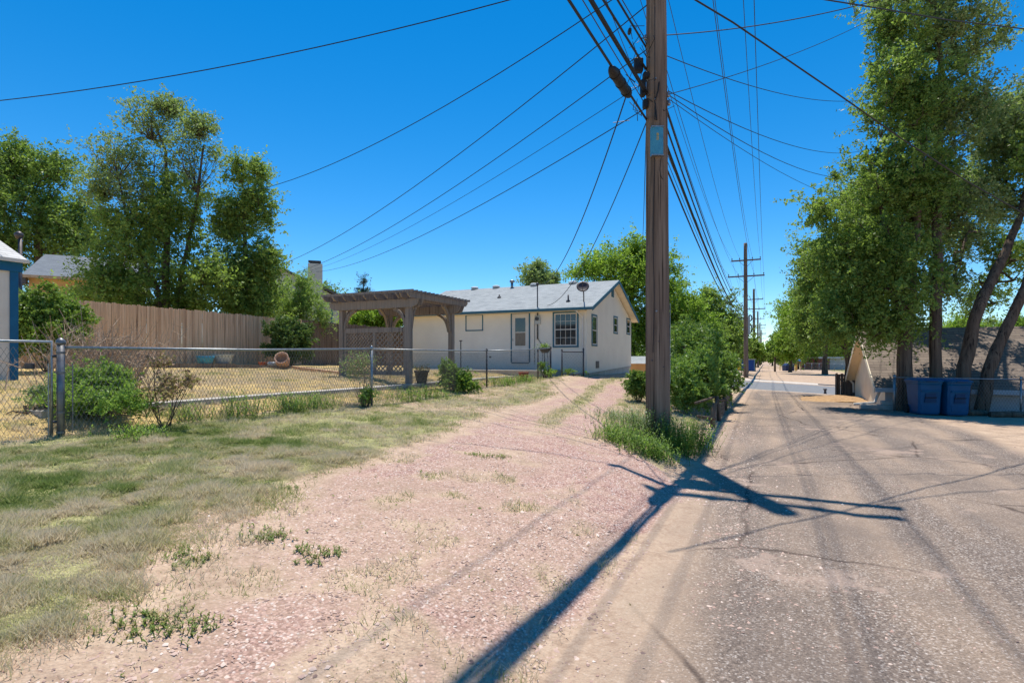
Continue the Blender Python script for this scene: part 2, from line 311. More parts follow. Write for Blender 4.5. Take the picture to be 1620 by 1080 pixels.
# ------------------------------------------------------------------ mesh helpers
class MB:
    def __init__(s): s.v = []; s.f = []
    def box(s, x0, y0, z0, x1, y1, z1):
        b = len(s.v); s.v += [(x, y, z) for z in (z0, z1) for y in (y0, y1) for x in (x0, x1)]
        s.f += [tuple(b + i for i in q) for q in ((0, 2, 3, 1), (4, 5, 7, 6), (0, 1, 5, 4), (2, 6, 7, 3), (0, 4, 6, 2), (1, 3, 7, 5))]; return s
    def beam(s, p0, p1, wd, ht, up=(0, 0, 1)):
        p0 = Vector(p0); p1 = Vector(p1); d = (p1 - p0).normalized(); up = Vector(up)
        r = d.cross(up); r = r.normalized() if r.length > 1e-5 else Vector((1, 0, 0)); t = r.cross(d).normalized()
        b = len(s.v)
        for p in (p0, p1):
            for a, c in ((-1, -1), (1, -1), (1, 1), (-1, 1)): s.v.append(tuple(p + r * a * wd / 2 + t * c * ht / 2))
        s.f += [tuple(b + i for i in q) for q in ((0, 1, 2, 3), (7, 6, 5, 4), (0, 4, 5, 1), (1, 5, 6, 2), (2, 6, 7, 3), (3, 7, 4, 0))]; return s
    def tube(s, pts, rad, n=6, cap=True):
        pts = [Vector(p) for p in pts]; k = len(pts)
        rr = rad if isinstance(rad, (list, tuple)) else [rad] * k
        b = len(s.v); prev = None
        for i, p in enumerate(pts):
            d = (pts[min(i + 1, k - 1)] - pts[max(i - 1, 0)]).normalized()
            if prev is None:
                a = Vector((0, 0, 1)) if abs(d.z) < .9 else Vector((1, 0, 0)); r = d.cross(a).normalized()
            else: r = (prev - d * prev.dot(d)).normalized()
            prev = r; t = d.cross(r)
            for j in range(n):
                an = 2 * math.pi * j / n; s.v.append(tuple(p + (r * math.cos(an) + t * math.sin(an)) * rr[i]))
        for i in range(k - 1):
            for j in range(n):
                j2 = (j + 1) % n; s.f.append((b + i * n + j, b + i * n + j2, b + (i + 1) * n + j2, b + (i + 1) * n + j))
        if cap: s.f.append(tuple(b + j for j in range(n))[::-1]); s.f.append(tuple(b + (k - 1) * n + j for j in range(n)))
        return s
    def lathe(s, prof, c=(0, 0, 0), n=20, tilt=None):
        b = len(s.v); c = Vector(c)
        for r, z in prof:
            for j in range(n):
                an = 2 * math.pi * j / n; p = Vector((r * math.cos(an), r * math.sin(an), z))
                if tilt is not None: p = tilt @ p
                s.v.append(tuple(p + c))
        for i in range(len(prof) - 1):
            for j in range(n):
                j2 = (j + 1) % n; s.f.append((b + i * n + j, b + i * n + j2, b + (i + 1) * n + j2, b + (i + 1) * n + j))
        s.f.append(tuple(b + j for j in range(n))[::-1]); s.f.append(tuple(b + (len(prof) - 1) * n + j for j in range(n)))
        return s
    def poly(s, pts): b = len(s.v); s.v += [tuple(p) for p in pts]; s.f.append(tuple(range(b, b + len(pts)))); return s
    def prism(s, pts, ext):
        b = len(s.v); k = len(pts); e = Vector(ext)
        s.v += [tuple(p) for p in pts] + [tuple(Vector(p) + e) for p in pts]
        s.f.append(tuple(range(b, b + k))); s.f.append(tuple(range(b + 2 * k - 1, b + k - 1, -1)))
        for i in range(k): j = (i + 1) % k; s.f.append((b + i, b + i + k, b + j + k, b + j))
        return s
    def build(s, name, mat, parent=None, smooth=False, bevel=0):
        off = Vector(parent['_o']) if parent is not None and '_o' in parent else Vector((0, 0, 0))
        me = bpy.data.meshes.new(name); me.from_pydata([(x - off.x, y - off.y, z - off.z) for x, y, z in s.v], [], s.f); me.update()
        me.validate()
        me.materials.append(MATS[mat])
        import bmesh
        bm = bmesh.new(); bm.from_mesh(me); bmesh.ops.recalc_face_normals(bm, faces=bm.faces)
        if bevel: bmesh.ops.bevel(bm, geom=list(bm.edges), offset=bevel, segments=1, affect='EDGES')
        bm.to_mesh(me); bm.free()
        if smooth:
            me.polygons.foreach_set('use_smooth', [True] * len(me.polygons))
        o = bpy.data.objects.new(name, me); COL.objects.link(o)
        if parent is not None: o.parent = parent
        return o
def tag(o, label=None, cat=None, group=None, kind=None):
    if label: o['label'] = label
    if cat: o['category'] = cat
    if group: o['group'] = group
    if kind: o['kind'] = kind
    return o
def root(name, loc, label, cat, group=None, rz=0):
    """Empty at the thing's base. '_o' makes world-space part meshes local to it."""
    o = bpy.data.objects.new(name, None); COL.objects.link(o); o.location = loc; o.empty_display_size = .2
    o['_o'] = list(loc); o.rotation_euler = (0, 0, rz)
    return tag(o, label, cat, group)
def local(name, loc, label, cat, group=None, rz=0):
    o = root(name, loc, label, cat, group, rz); o['_o'] = [0, 0, 0]; return o
def raw_mesh(name, verts, faces4, mat, parent=None, tint=None, tri=False):
    """fast mesh from numpy arrays; tint = per-vertex float"""
    k = 3 if tri else 4
    me = bpy.data.meshes.new(name); nv = len(verts); nf = len(faces4)
    me.vertices.add(nv); me.vertices.foreach_set('co', np.asarray(verts, np.float32).ravel())
    me.loops.add(nf * k); me.loops.foreach_set('vertex_index', np.asarray(faces4, np.int32).ravel())
    me.polygons.add(nf); me.polygons.foreach_set('loop_start', np.arange(0, nf * k, k, dtype=np.int32))
    try: me.polygons.foreach_set('loop_total', np.full(nf, k, np.int32))
    except Exception: pass
    me.update(calc_edges=True)
    if tint is not None:
        a = me.attributes.new('tint', 'FLOAT', 'POINT'); a.data.foreach_set('value', np.asarray(tint, np.float32))
    me.materials.append(MATS[mat])
    o = bpy.data.objects.new(name, me); COL.objects.link(o)
    if parent is not None: o.parent = parent
    return o

# ------------------------------------------------------------------ ground, alley, driveway, street in one partitioned grid
def axis(segs):
    out = [np.array([segs[0][0]])]
    for a, b, st in segs:
        nn = max(1, int(round((b - a) / st))); out.append(np.linspace(a, b, nn + 1)[1:])
    return np.concatenate(out)
va_ = axis([(-1500, -300, 300), (-300, -60, 30), (-60, -21, 2.5), (-21, -10, .25), (-10, 6, .1), (6, 14, .25), (14, 60, 2.3), (60, 300, 30), (300, 1500, 300)])
ua_ = axis([(-300, -30, 30), (-30, -3, 1.5), (-3, 1, .25), (1, 14, .1), (14, 34.4, .2), (34.4, 34.5, .1), (34.5, 48, .75), (48, 48.1, .1), (48.1, 60, .7), (60, 200, 10), (200, 500, 30), (500, 2900, 400)])
VV, UU = np.meshgrid(va_, ua_)          # rows u, cols v
near = (1 - sstep(25, 34, UU)) * (1 - sstep(14, 20, np.abs(VV)))
ZZ = hz(VV, UU) + near * ((fbm(VV * 1.1, UU * 1.1, 4, 3) - .5) * .06 + (fbm(VV * 6, UU * 6, 3, 9) - .5) * .022)
US = [-5, 1.2, 2, 4, 5, 7, 9, 12, 15, 18, 21, 26]
def vL(u): return np.interp(u, US, [-1.9, -2.4, -2.9, -4.0, -4.3, -4.4, -4.7, -5.1, -5.7, -6.3, -6.7, -6.8])
def vR(u): return np.interp(u, [-5, 6.6, 7.6, 8.6, 11.5, 17, 20, 23, 26], [-1.0, -1.0, -1.5, -2.6, -3.3, -4.1, -4.7, -5.1, -5.3])
def masks(v, u):
    n1 = fbm(v * .7, u * .7, 4, 21) - .5; n2 = fbm(v * 2.3, u * 2.3, 3, 31) - .5
    vl, vr = vL(u) + n1 * 1.1, vR(u) + n1 * .5
    drive = sstep(vl - .5, vl + .5, v) * (1 - sstep(vr - .2, vr + .35, v)) * (1 - sstep(24, 27, u))
    mid = np.exp(-((v - (vL(u) * .45 + vR(u) * .55)) / .45) ** 2) * sstep(7, 10, u)
    drive = drive * (1 - .65 * mid) * (1 - .55 * sstep(.0, .2, n2)) * (.55 + .35 * sstep(-.1, .15, n1) + .25 * sstep(vr - 1.6, vr - .4, v) * sstep(4, 7, u)) * (.85 + .15 * sstep(2, 5, u))
    al = sstep(-1.5, .1, v + n1 * .5) * (1 - sstep(3.6, 4.6, v + n1)) * (1 - sstep(33, 34.5, u))
    al2 = sstep(49, 51, u) * (1 - sstep(2.0, 2.6, np.abs(v - .3)))
    pad = sstep(3.3, 4.8, v + n1 * 1.5) * (u < 34)
    pinkR = pad * (1 - sstep(12, 18, v)) * .30
    lawn = (1 - sstep(vl - .9, vl + .3, v)) * sstep(-8.3, -7.9, v) * (u < 30)
    # greener near the camera side by the gate, patchy to the right
    bare = sstep(.50, .62, fbm(v * 1.3 + 9, u * 1.3, 4, 66)) * (.45 + .55 * sstep(-5.2, -3.2, v))
    green = lawn * (1 - .5 * bare) * np.clip(.56 + .5 * sstep(-1.9, -4.6, v) * sstep(11, 4, u) + n1 * .9, 0, 1)
    island = (v > vr) * (v < -1.2) * (u > 7.4) * (u < 34)
    green = np.maximum(green, island * np.clip(.45 + n1, 0, 1))
    green = np.maximum(green, (mid * .55 * (drive > 0)))
    yard = (v < -8.15) * (u < 33)
    dry = yard * np.clip(.95 + n1, 0, 1)
    dry = np.maximum(dry, lawn * (1 - .8 * bare) * np.clip(.2 + n2 * 1.2, 0, 1) * .7)
    green = np.maximum(green, ((v < -8.15) & (v > -9.3)) * .5)
    far = (u > 60) | (v > 14) | (v < -20)
    strawR = np.exp(-(((v - 3.6) / 1.5) ** 2 + ((u - 27) / 3.2) ** 2))
    dry = np.maximum(dry, strawR * 1.3)
    conc = ((u > 34.2) & (u < 34.75) & True) | ((u > ST1) & (u < ST1 + 2.6))
    street = (u >= 34.75) & (u < ST1)
    farg = sstep(52, 60, u) * (1 - al2)
    g_far = np.clip((np.abs(v) > 9) * .6 + n1, 0, 1) * (u > 50)
    pinkfar = np.maximum(al2, (v > 2) * (v < 14) * (u > 50) * (u < 100))
    return (np.clip(np.maximum(green * (1 - dry * .3), g_far * (u > 50)), 0, 1), np.clip(np.maximum.reduce([drive, pinkR, pinkfar * .28]), 0, 1), np.clip(np.maximum(al * (1 - pad * .6), 0), 0, 1),
            np.clip(dry, 0, 1), conc * 1.0, street * 1.0)
mk = masks(VV, UU)
vc = (VV[:-1, :-1] + VV[1:, 1:]) / 2; uc = (UU[:-1, :-1] + UU[1:, 1:]) / 2
nA = fbm(vc * .9, uc * .9, 3, 77) - .5
cid = np.zeros(vc.shape, int)
cid[(vc > -1.15 + nA * .5) & (vc < 4.2 + nA) & (uc < 34.4)] = 1
cid[(vc > -1.9) & (vc < 2.4) & (uc > ST1 + 2.6)] = 1
cid[(vc > vL(uc) + nA * .8) & (vc < vR(uc) + nA * .3) & (uc > 1) & (uc < 25) & (cid == 0)] = 2
cid[(vc >= 4.2 + nA) & (vc < 13) & (uc > 2) & (uc < 19.6)] = 3
cid[(uc > ST0) & (uc < ST1)] = 4
nr, nc = VV.shape; idx = np.arange(nr * nc).reshape(nr, nc)
allv = np.stack([VV.ravel(), UU.ravel(), ZZ.ravel()], 1)
mA = np.stack([mk[0].ravel(), mk[1].ravel(), mk[2].ravel(), np.ones(nr * nc)], 1); mB = np.stack([mk[3].ravel(), mk[4].ravel(), mk[5].ravel(), np.ones(nr * nc)], 1)
for k, nm, lb in ((0, 'ground', 'dry patchy lawn and bare soil'), (1, 'alley', 'worn chip sealed alley'), (2, 'driveway', 'pink gravel driveway'), (3, 'parking_pad', 'pale gravel parking pad'), (4, 'street', 'grey asphalt cross street')):
    i, j = np.nonzero(cid == k)
    fc = np.stack([idx[i, j], idx[i, j + 1], idx[i + 1, j + 1], idx[i + 1, j]], 1)
    us, inv = np.unique(fc, return_inverse=True); inv = inv.reshape(fc.shape)
    o = raw_mesh(nm, allv[us], inv, 'earth'); tag(o, lb, None, None, 'structure')
    for an, arr in (('maskA', mA), ('maskB', mB)):
        a = o.data.color_attributes.new(an, 'FLOAT_COLOR', 'POINT'); a.data.foreach_set('color', arr[us].astype(np.float32).ravel())
    o.data.polygons.foreach_set('use_smooth', [True] * len(o.data.polygons))
def ghz(v, u):   # surface height incl. near bumps
    v = np.asarray(v, float); u = np.asarray(u, float)
    nr_ = (1 - sstep(25, 34, u)) * (1 - sstep(14, 20, np.abs(v)))
    return hz(v, u) + nr_ * ((fbm(v * 1.1, u * 1.1, 4, 3) - .5) * .06 + (fbm(v * 6, u * 6, 3, 9) - .5) * .022)
# kerbs of the cross street (raised 0.12)
for (a, b, nm) in ((ST0 - .3, ST0, 'kerb'), (ST1 + .1, ST1 + .35, 'kerb')):
    for (x0, x1) in ((-60, -2.6), (3.6, 60)):
        mb = MB(); xs = np.linspace(x0, x1, 24)
        for q in range(23):
            z0, z1 = gz(xs[q], a), gz(xs[q + 1], a); 
            mb.prism([(xs[q], a, z0 - .2), (xs[q], b, z0 - .2), (xs[q], b, z0 + .07), (xs[q], a, z0 + .07)], (xs[q + 1] - xs[q], 0, z1 - z0))
        tag(mb.build(nm, 'concrete'), 'pale concrete kerb along the cross street', None, None, 'structure')
# pale edging path inside the chain link fence, patio slab by the house
mb = MB(); us_ = np.linspace(4.0, 19.5, 40)
for q in range(39):
    a, b = us_[q], us_[q + 1]; wv = .12 * math.sin(q * .5)
    za, zb = gz(-9.15, a) + .02, gz(-9.15, b) + .02
    mb.prism([(-9.35 + wv * .3, a, za - .08), (-8.98 + wv * .3, a, za - .08), (-8.98 + wv * .3, a, za + .035), (-9.35 + wv * .3, a, za + .035)], (0, b - a, zb - za))
tag(mb.build('path', 'concrete'), 'narrow pale edging strip', None, None, 'structure')
HX, HY, HB = -6.96, 22.36, 1.0     # house near right corner
mb = MB(); mb.box(-16.0, 20.4, .6, -8.1, 22.3, 1.06)
tag(mb.build('patio', 'concrete'), 'concrete patio along the white house', None, None, 'structure')

# ------------------------------------------------------------------ vegetation
def leaves(n_c, centres, sig, per, L, up=.5, tintc=None, flat=.75, aspect=.5, spread=None, shoots=0, out=None):
    n = n_c * per
    c = np.repeat(centres, per, axis=0); s = np.repeat(sig, per)[:, None] if not np.isscalar(sig) else sig
    if shoots:
        # leaves sit along short shoots that fan out of each clump, so outlines break into sprays
        sd = rng.normal(size=(n_c, shoots, 3)) * np.array([1, 1, flat]); sd[..., 2] += .25
        if out is not None: sd += out[:, None, :] * .9
        sd /= np.linalg.norm(sd, axis=2, keepdims=True); sl = rng.uniform(.8, 3.0, (n_c, shoots, 1)) * (sig[:, None, None] if not np.isscalar(sig) else sig)
        so = rng.normal(size=(n_c, shoots, 3)) * .45 * (sig[:, None, None] if not np.isscalar(sig) else sig)
        k = rng.integers(0, shoots, size=(n_c, per)); ii = np.arange(n_c)[:, None]
        t_ = rng.uniform(0, 1, size=(n_c, per, 1)) ** .8
        off = so[ii, k] + sd[ii, k] * sl[ii, k] * t_; off[..., 2] -= (t_[..., 0] ** 2) * .22 * sl[ii, k][..., 0]
        p = c + off.reshape(-1, 3) + rng.normal(size=(n, 3)) * s * .17
    else:
        p = c + rng.normal(size=(n, 3)) * s * np.array([1, 1, flat])
    nrm = rng.normal(size=(n, 3)); nrm[:, 2] += up; nrm /= np.linalg.norm(nrm, axis=1, keepdims=True)
    t = rng.normal(size=(n, 3)); t -= nrm * (t * nrm).sum(1, keepdims=True); t /= np.linalg.norm(t, axis=1, keepdims=True)
    b = np.cross(nrm, t); ll = L * rng.uniform(.45, 1.5, size=(n, 1))
    v = np.empty((n, 4, 3)); v[:, 0] = p - t * ll * .5; v[:, 1] = p + b * ll * aspect * .5 + t * ll * .08 + nrm * ll * .06; v[:, 2] = p + t * ll * .5; v[:, 3] = p - b * ll * aspect * .5 + t * ll * .08 + nrm * ll * .06
    tc = np.repeat(tintc if tintc is not None else rng.uniform(.2, .8, n_c), per)
    ti = np.clip(tc + rng.normal(size=n) * .2, 0, 1)
    return v.reshape(-1, 3), np.arange(n * 4).reshape(n, 4), np.repeat(ti, 4)
def L_(px, py, D, rx, ry, rd=None):
    """crown lobe seen at photo pixel px,py, depth D, radii in photo pixels -> metres"""
    p = W(px, py, D); k = D / F
    return (p, rx * k, (rd if rd is not None else rx) * k, ry * k)
def tree(name, label, cat, base, trunks, lobes, ncl, per, leaf, mat, sig=.32, bark='bark', r0=None, group=None, dead=0, droop=0, up=.5, tip=.012, flat=.75, shell=.45, cull=None, aspect=.5):
    """trunks: list of polylines [(pt, radius)...]; lobes: ellipsoids. Clumps hang on limbs grown to the nearest lower wood."""
    ncl = int(ncl * 1.4); per = int(per * 1.8); leaf = leaf * .94
    base = Vector(base); rt = root(name, base, label, cat, group)
    nodes = []; par = []; rad = []
    for tr in trunks:
        for i, (p, r) in enumerate(tr):
            if i:
                q = nodes[-1]; d = (Vector(p) - q).length; k = max(1, int(d / .6)); last = len(nodes) - 1
                r_prev = rad[-1]
                for s in range(1, k + 1):
                    f = s / k; pp = q.lerp(Vector(p), f) + Vector(np.append(rng.normal(size=2) * .03 * (s < k), 0))
                    nodes.append(pp); par.append(len(nodes) - 2); rad.append(r_prev + (r - r_prev) * f)
            else: nodes.append(Vector(p)); par.append(-1); rad.append(r)
    ntr = len(nodes)
    vol = np.array([(a * b * c) ** .8 for _, a, b, c in lobes]); vol /= vol.sum()
    cs = []
    pick = rng.choice(len(lobes), size=ncl, p=vol)
    for li in pick:
        c, rx, ry, rz = lobes[li]; d = rng.normal(size=3); d /= np.linalg.norm(d); r = rng.uniform() ** shell
        r *= .80 + .62 * mnoise.noise(Vector((d[0] * 1.7 + li * 3, d[1] * 1.7, d[2] * 1.7 + base.x)))
        # rotate x/y extents into the camera frame so px radii read across the view
        lx, ly = d[0] * rx * r, d[1] * ry * r
        cs.append((c.x + CT * lx - ST * ly, c.y + ST * lx + CT * ly, c.z + d[2] * rz * r))
    cs = np.array(cs); cs = cs[cs[:, 2] > base.z + .15]
    trk = np.array([tuple(x) for x in nodes])
    dist = np.min(np.linalg.norm(cs[:, None] - trk[None], axis=2), axis=1)
    order = np.argsort(dist); nd = [tuple(x) for x in nodes]; arr = np.array(nd)
    kids = []
    for i in order:
        c = cs[i]; dd = c - arr; ds = np.linalg.norm(dd, axis=1); cost = ds + np.clip(arr[:, 2] - c[2] + .25 * ds, 0, None) * 1.6
        j = int(np.argmin(cost)); q = arr[j]; ln = ds[j]
        m = q + (c - q) * .5 + np.array([0, 0, .10 * ln]) + rng.normal(size=3) * .06 * ln
        e = c.copy()
        k = len(arr); arr = np.vstack([arr, m, e]); par += [j, k]; rad += [0, 0]
    # pipe model radii
    n = len(arr); cnt = np.zeros(n); 
    for i in range(n - 1, -1, -1):
        if cnt[i] == 0: cnt[i] = 1
        if par[i] >= 0 and i >= ntr: cnt[par[i]] += cnt[i]
    mb = MB()
    for i in range(ntr, n):
        j = par[i]; r1 = tip * cnt[i] ** .5; rj = tip * cnt[j] ** .5 if j >= ntr else min(rad[j] * .7, r1 * 1.3)
        mb.tube([arr[j], arr[i]], [max(rj, r1), r1], 5, False)
    for tr in trunks:
        pts = []; rr = []
        for i, (p, r) in enumerate(tr):
            if i == 0: pts += [Vector(p) - Vector((0, 0, .3)), Vector(p) + Vector((0, 0, .02)), ]; rr += [r * 1.35, r * 1.25]
            else:
                a = Vector(tr[i - 1][0]); ra = tr[i - 1][1]
                for s in (.25, .5, .75, 1): pts.append(a.lerp(Vector(p), s) + Vector(rng.normal(size=3) * r * .12)); rr.append((ra + (r - ra) * s) * rng.uniform(.93, 1.07))
        mb.tube(pts, rr, 12, True)
    dl = .35 if tip > .005 else .10
    if dead:   # bare twigs poking out
        for q in range(dead):
            c = arr[rng.integers(ntr, n)]; d = rng.normal(size=3); d[2] *= .5; d /= np.linalg.norm(d)
            mb.tube([c, c + d * dl, c + d * dl * 2 + rng.normal(size=3) * .3 * dl], [tip, tip * .7, tip * .3], 4, False)
    mb.build('trunk', bark, rt, True)
    tc = np.clip(.5 + (fbm(cs[:, 0] * .9, cs[:, 2] * .9 + cs[:, 1] * .5, 3, 5) - .5) * 1.1 + rng.normal(size=len(cs)) * .12, .03, .97)
    sg = rng.uniform(.65, 1.25, len(cs)) * sig
    cc = cs - np.array(base)
    cen = cc.mean(axis=0); ou = cc - cen; ou /= np.linalg.norm(ou, axis=1, keepdims=True) + 1e-6
    v, f, t = leaves(len(cc), cc, sg, per, leaf, up, tc, flat, aspect, shoots=7, out=ou)
    if droop: pass
    raw_mesh('crown', v, f, mat, rt, t)
    return rt
def stem_of(px, D, top_py, r, lean=0, top_px=None):
    b = G(px, D); t = W(top_px if top_px is not None else px, top_py, D + lean); return b, t
def simple_tree(name, label, cat, px, D, top_py, lobes, ncl, per, leaf, mat, r=.15, **kw):
    b, t = stem_of(px, D, top_py, r); m = b.lerp(t, .5) + Vector((.08, .05, 0))
    return tree(name, label, cat, b, [[(b, r), (m, r * .75), (t, r * .4)]], lobes, ncl, per, leaf, mat, **kw)

def shrub(name, label, cat, base, lobes, ncl, per, leaf, mat, sig=.12, group=None, stems=9, bark='bark', sr=.012, twig=.003, **kw):
    base = Vector(base); trs = []
    for i in range(stems):
        a = 2 * math.pi * i / stems + .3; c, rx, ry, rz = lobes[i % len(lobes)]
        e = c + Vector((math.cos(a) * rx * .55, math.sin(a) * ry * .55, rng.uniform(-.2, .5) * rz))
        b2 = base + Vector((math.cos(a) * .06, math.sin(a) * .06, 0)); m = b2.lerp(e, .5) + Vector((math.cos(a) * .04, math.sin(a) * .04, .04))
        trs.append([(b2, sr), (m, sr * .8), (e, sr * .5)])
    return tree(name, label, cat, base, trs, lobes, ncl, per, leaf, mat, sig=sig, group=group, bark=bark, tip=twig, **kw)

# --- the big elms at the right
D0 = 17.2
def P(px, py, D): return W(px, py, D)
b = G(1430, 17.0)
tree('elm_tree', 'tall elm with a forked trunk rising just left of the two blue carts', 'tree', b,
     [[(b, .22), (P(1432, 540, 17), .19), (P(1436, 470, 17.2), .17), (P(1448, 380, 17.4), .12), (P(1458, 250, 17.6), .09), (P(1425, 110, 17.8), .06)],
      [(P(1433, 520, 17), .15), (P(1415, 440, 17.1), .12), (P(1395, 330, 17.6), .08), (P(1370, 240, 17.9), .05)]],
     [L_(1400, 430, 17.4, 75, 85, 100), L_(1335, 400, 18, 62, 85, 80), L_(1420, 300, 17.6, 85, 100, 100), L_(1430, 170, 17.7, 75, 90, 90), L_(1300, 330, 18.2, 30, 45), L_(1320, 490, 18.2, 45, 50),
      L_(1415, 60, 17.8, 45, 60), L_(1340, 490, 17.5, 50, 50), L_(1410, 510, 17.4, 55, 45), L_(1385, 532, 17.2, 34, 22), L_(1425, 380, 21.5, 60, 60, 70), L_(1400, 300, 22, 60, 50, 60)],
     720, 78, .105, 'leaf_elm', sig=.27, dead=60, tip=.009, group='elm trees behind the blue carts')
b = G(1479, 16.8)
tree('elm_tree', 'tallest elm with a straight single trunk directly behind the left blue cart', 'tree', b,
     [[(b, .20), (P(1481, 540, 16.8), .17), (P(1484, 430, 17.1), .15), (P(1480, 300, 17.8), .12), (P(1492, 150, 18), .08), (P(1480, 10, 18.2), .04)]],
     [L_(1490, 180, 18, 85, 90), L_(1490, 60, 18.2, 90, 60), L_(1480, -30, 18.2, 110, 60), L_(1545, 85, 18.4, 50, 28), L_(1500, 330, 18, 65, 95), L_(1490, 440, 18, 55, 50), L_(1400, 20, 18.2, 30, 25), L_(1490, 300, 22, 70, 60, 70), L_(1520, 370, 22, 45, 35, 60)],
     560, 70, .10, 'leaf_elm_dusty', sig=.25, dead=40, tip=.009, group='elm trees behind the blue carts')
b = G(1520, 16.6)
tree('elm_tree', 'elm leaning right with its dark bare trunk rising behind the right blue cart', 'tree', b,
     [[(b, .21), (P(1525, 580, 16.6), .18), (P(1545, 490, 16.7), .16), (P(1585, 410, 17.1), .13), (P(1612, 350, 17.5), .10), (P(1640, 230, 18.5), .07)]],
     [L_(1600, 230, 18.6, 65, 70), L_(1575, 180, 19, 40, 45), L_(1650, 180, 19, 70, 80), L_(1560, 290, 19, 45, 45), L_(1600, 320, 18.6, 45, 30)],
     270, 66, .10, 'leaf_elm_dusty', sig=.25, dead=20, tip=.009, group='elm trees behind the blue carts')
b = G(1545, 16.4)
tree('elm_tree', 'elm leaning steeply right out of the picture, right of both carts', 'tree', b,
     [[(b, .19), (P(1562, 590, 16.4), .165), (P(1592, 520, 16.4), .15), (P(1622, 455, 16.4), .13), (P(1660, 340, 16.5), .1)]],
     [L_(1680, 260, 17, 75, 90), L_(1640, 400, 19.5, 40, 35), L_(1585, 400, 21, 38, 60), L_(1560, 470, 22, 40, 45), L_(1700, 380, 17, 60, 60)],
     210, 66, .10, 'leaf_elm', sig=.25, tip=.009, group='elm trees behind the blue carts')
b = G(1346, 25.0)
tree('elm_tree', 'dense low elm overhanging the dark wood fence beside the cross street', 'tree', b,
     [[(b, .26), (P(1345, 560, 25), .22), (P(1340, 490, 25), .18), (P(1320, 430, 25.5), .1)], [(P(1345, 560, 25), .16), (P(1368, 500, 25), .13), (P(1370, 420, 25), .08)]],
     [L_(1310, 480, 25.5, 55, 55, 90), L_(1340, 420, 25.5, 60, 60, 90), L_(1290, 520, 26, 35, 35), L_(1390, 480, 24.5, 45, 60), L_(1360, 340, 26, 50, 60), L_(1285, 420, 26, 28, 50), L_(1370, 535, 23, 30, 18)],
     420, 66, .13, 'leaf_elm', sig=.34, tip=.010)
# --- trees at the left, behind the board fence
b = G(268, 21)
tree('locust_tree', 'large airy tree with a thin sparse top rising behind the board fence', 'tree', b,
     [[(b, .16), (P(262, 440, 21), .13), (P(266, 340, 21), .09), (P(262, 240, 21.3), .05), (P(240, 180, 21.5), .03)], [(b, .10), (P(250, 460, 20.8), .08), (P(205, 360, 20.8), .05), (P(180, 250, 20.8), .03)],
      [(b, .10), (P(285, 440, 21), .08), (P(310, 330, 21), .05), (P(322, 230, 21), .03)]],
     [L_(235, 430, 21, 100, 55, 90), L_(215, 370, 21, 85, 60), L_(280, 340, 21, 65, 80), L_(330, 440, 20.5, 60, 45), L_(170, 440, 20.5, 55, 40), L_(230, 478, 21.5, 120, 24), L_(300, 470, 21, 50, 30)],
     400, 62, .115, 'leaf_elm', sig=.30, tip=.008, dead=20)
top = bpy.data.objects[-1] if False else None
# sparse upper storey of the same tree is a part of it
def add_crown(rt, lobes, ncl, per, leaf, mat, sig, tip=.006):
    base = Vector(rt['_o']); cs = []
    for i in range(ncl):
        c, rx, ry, rz = lobes[i % len(lobes)]; d = rng.normal(size=3); d /= np.linalg.norm(d); r = rng.uniform() ** .5
        lx, ly = d[0] * rx * r, d[1] * ry * r; cs.append((c.x + CT * lx - ST * ly, c.y + ST * lx + CT * ly, c.z + d[2] * rz * r))
    cs = np.array(cs); mb = MB()
    for i, p in enumerate(cs):
        c = lobes[i % len(lobes)][0]; q = np.array([c.x, c.y, c.z - lobes[i % len(lobes)][3]]); m = (p + q) / 2 + rng.normal(size=3) * .1
        mb.tube([q, m, p], [tip * 2, tip * 1.5, tip], 4, False)
    mb.build('upper_branches', 'bark_light', rt, True)
    v, f, t = leaves(len(cs), cs - np.array(base), sig, per, leaf, .4, shoots=6, tintc= np.clip(rng.normal(size=len(cs)) * .2 + .5, 0, 1))
    raw_mesh('upper_crown', v, f, mat, rt, t)
LT = [o for o in bpy.data.objects if o.name.startswith('locust_tree')][0]
add_crown(LT, [L_(240, 190, 21.3, 50, 32), L_(185, 240, 21, 50, 45), L_(240, 270, 21.2, 70, 55), L_(310, 250, 21, 42, 55), L_(165, 290, 21, 35, 30), L_(210, 320, 21, 70, 40), L_(315, 200, 21, 22, 18), L_(265, 170, 21.3, 18, 14)], 430, 58, .095, 'leaf_elm_dusty', .25)
simple_tree('elm_tree', 'narrow upright elm at the right end of the left tree group', 'tree', 385, 22, 300,
     [L_(388, 430, 22, 52, 60), L_(370, 350, 22, 38, 60), L_(405, 330, 22, 30, 55), L_(372, 275, 22, 20, 30), L_(410, 275, 22, 16, 28), L_(420, 410, 22, 28, 40), L_(392, 482, 22, 56, 24)],
     430, 60, .105, 'leaf_elm', r=.13, sig=.27, tip=.008, dead=15)
simple_tree('maple_tree', 'dense dark tree at the far left above the slate roof', 'tree', 60, 34, 330,
     [L_(50, 330, 34, 80, 80), L_(20, 270, 34, 50, 45), L_(80, 270, 34, 42, 35), L_(110, 370, 34, 50, 50), L_(10, 390, 34, 60, 60), L_(30, 235, 34, 22, 14), L_(135, 330, 34, 25, 30)],
     420, 60, .17, 'leaf_dark', r=.3, sig=.5, tip=.012)
simple_tree('willow_tree', 'small pale green feathery tree in front of the chimney house', 'tree', 474, 24.2, 470,
     [L_(478, 480, 24.2, 36, 42), L_(455, 500, 24, 28, 30), L_(505, 500, 24, 18, 28), L_(480, 450, 24.2, 20, 20), L_(440, 470, 25, 30, 25)],
     200, 60, .10, 'leaf_pale', r=.06, sig=.20, aspect=.28, flat=1.3, tip=.006)
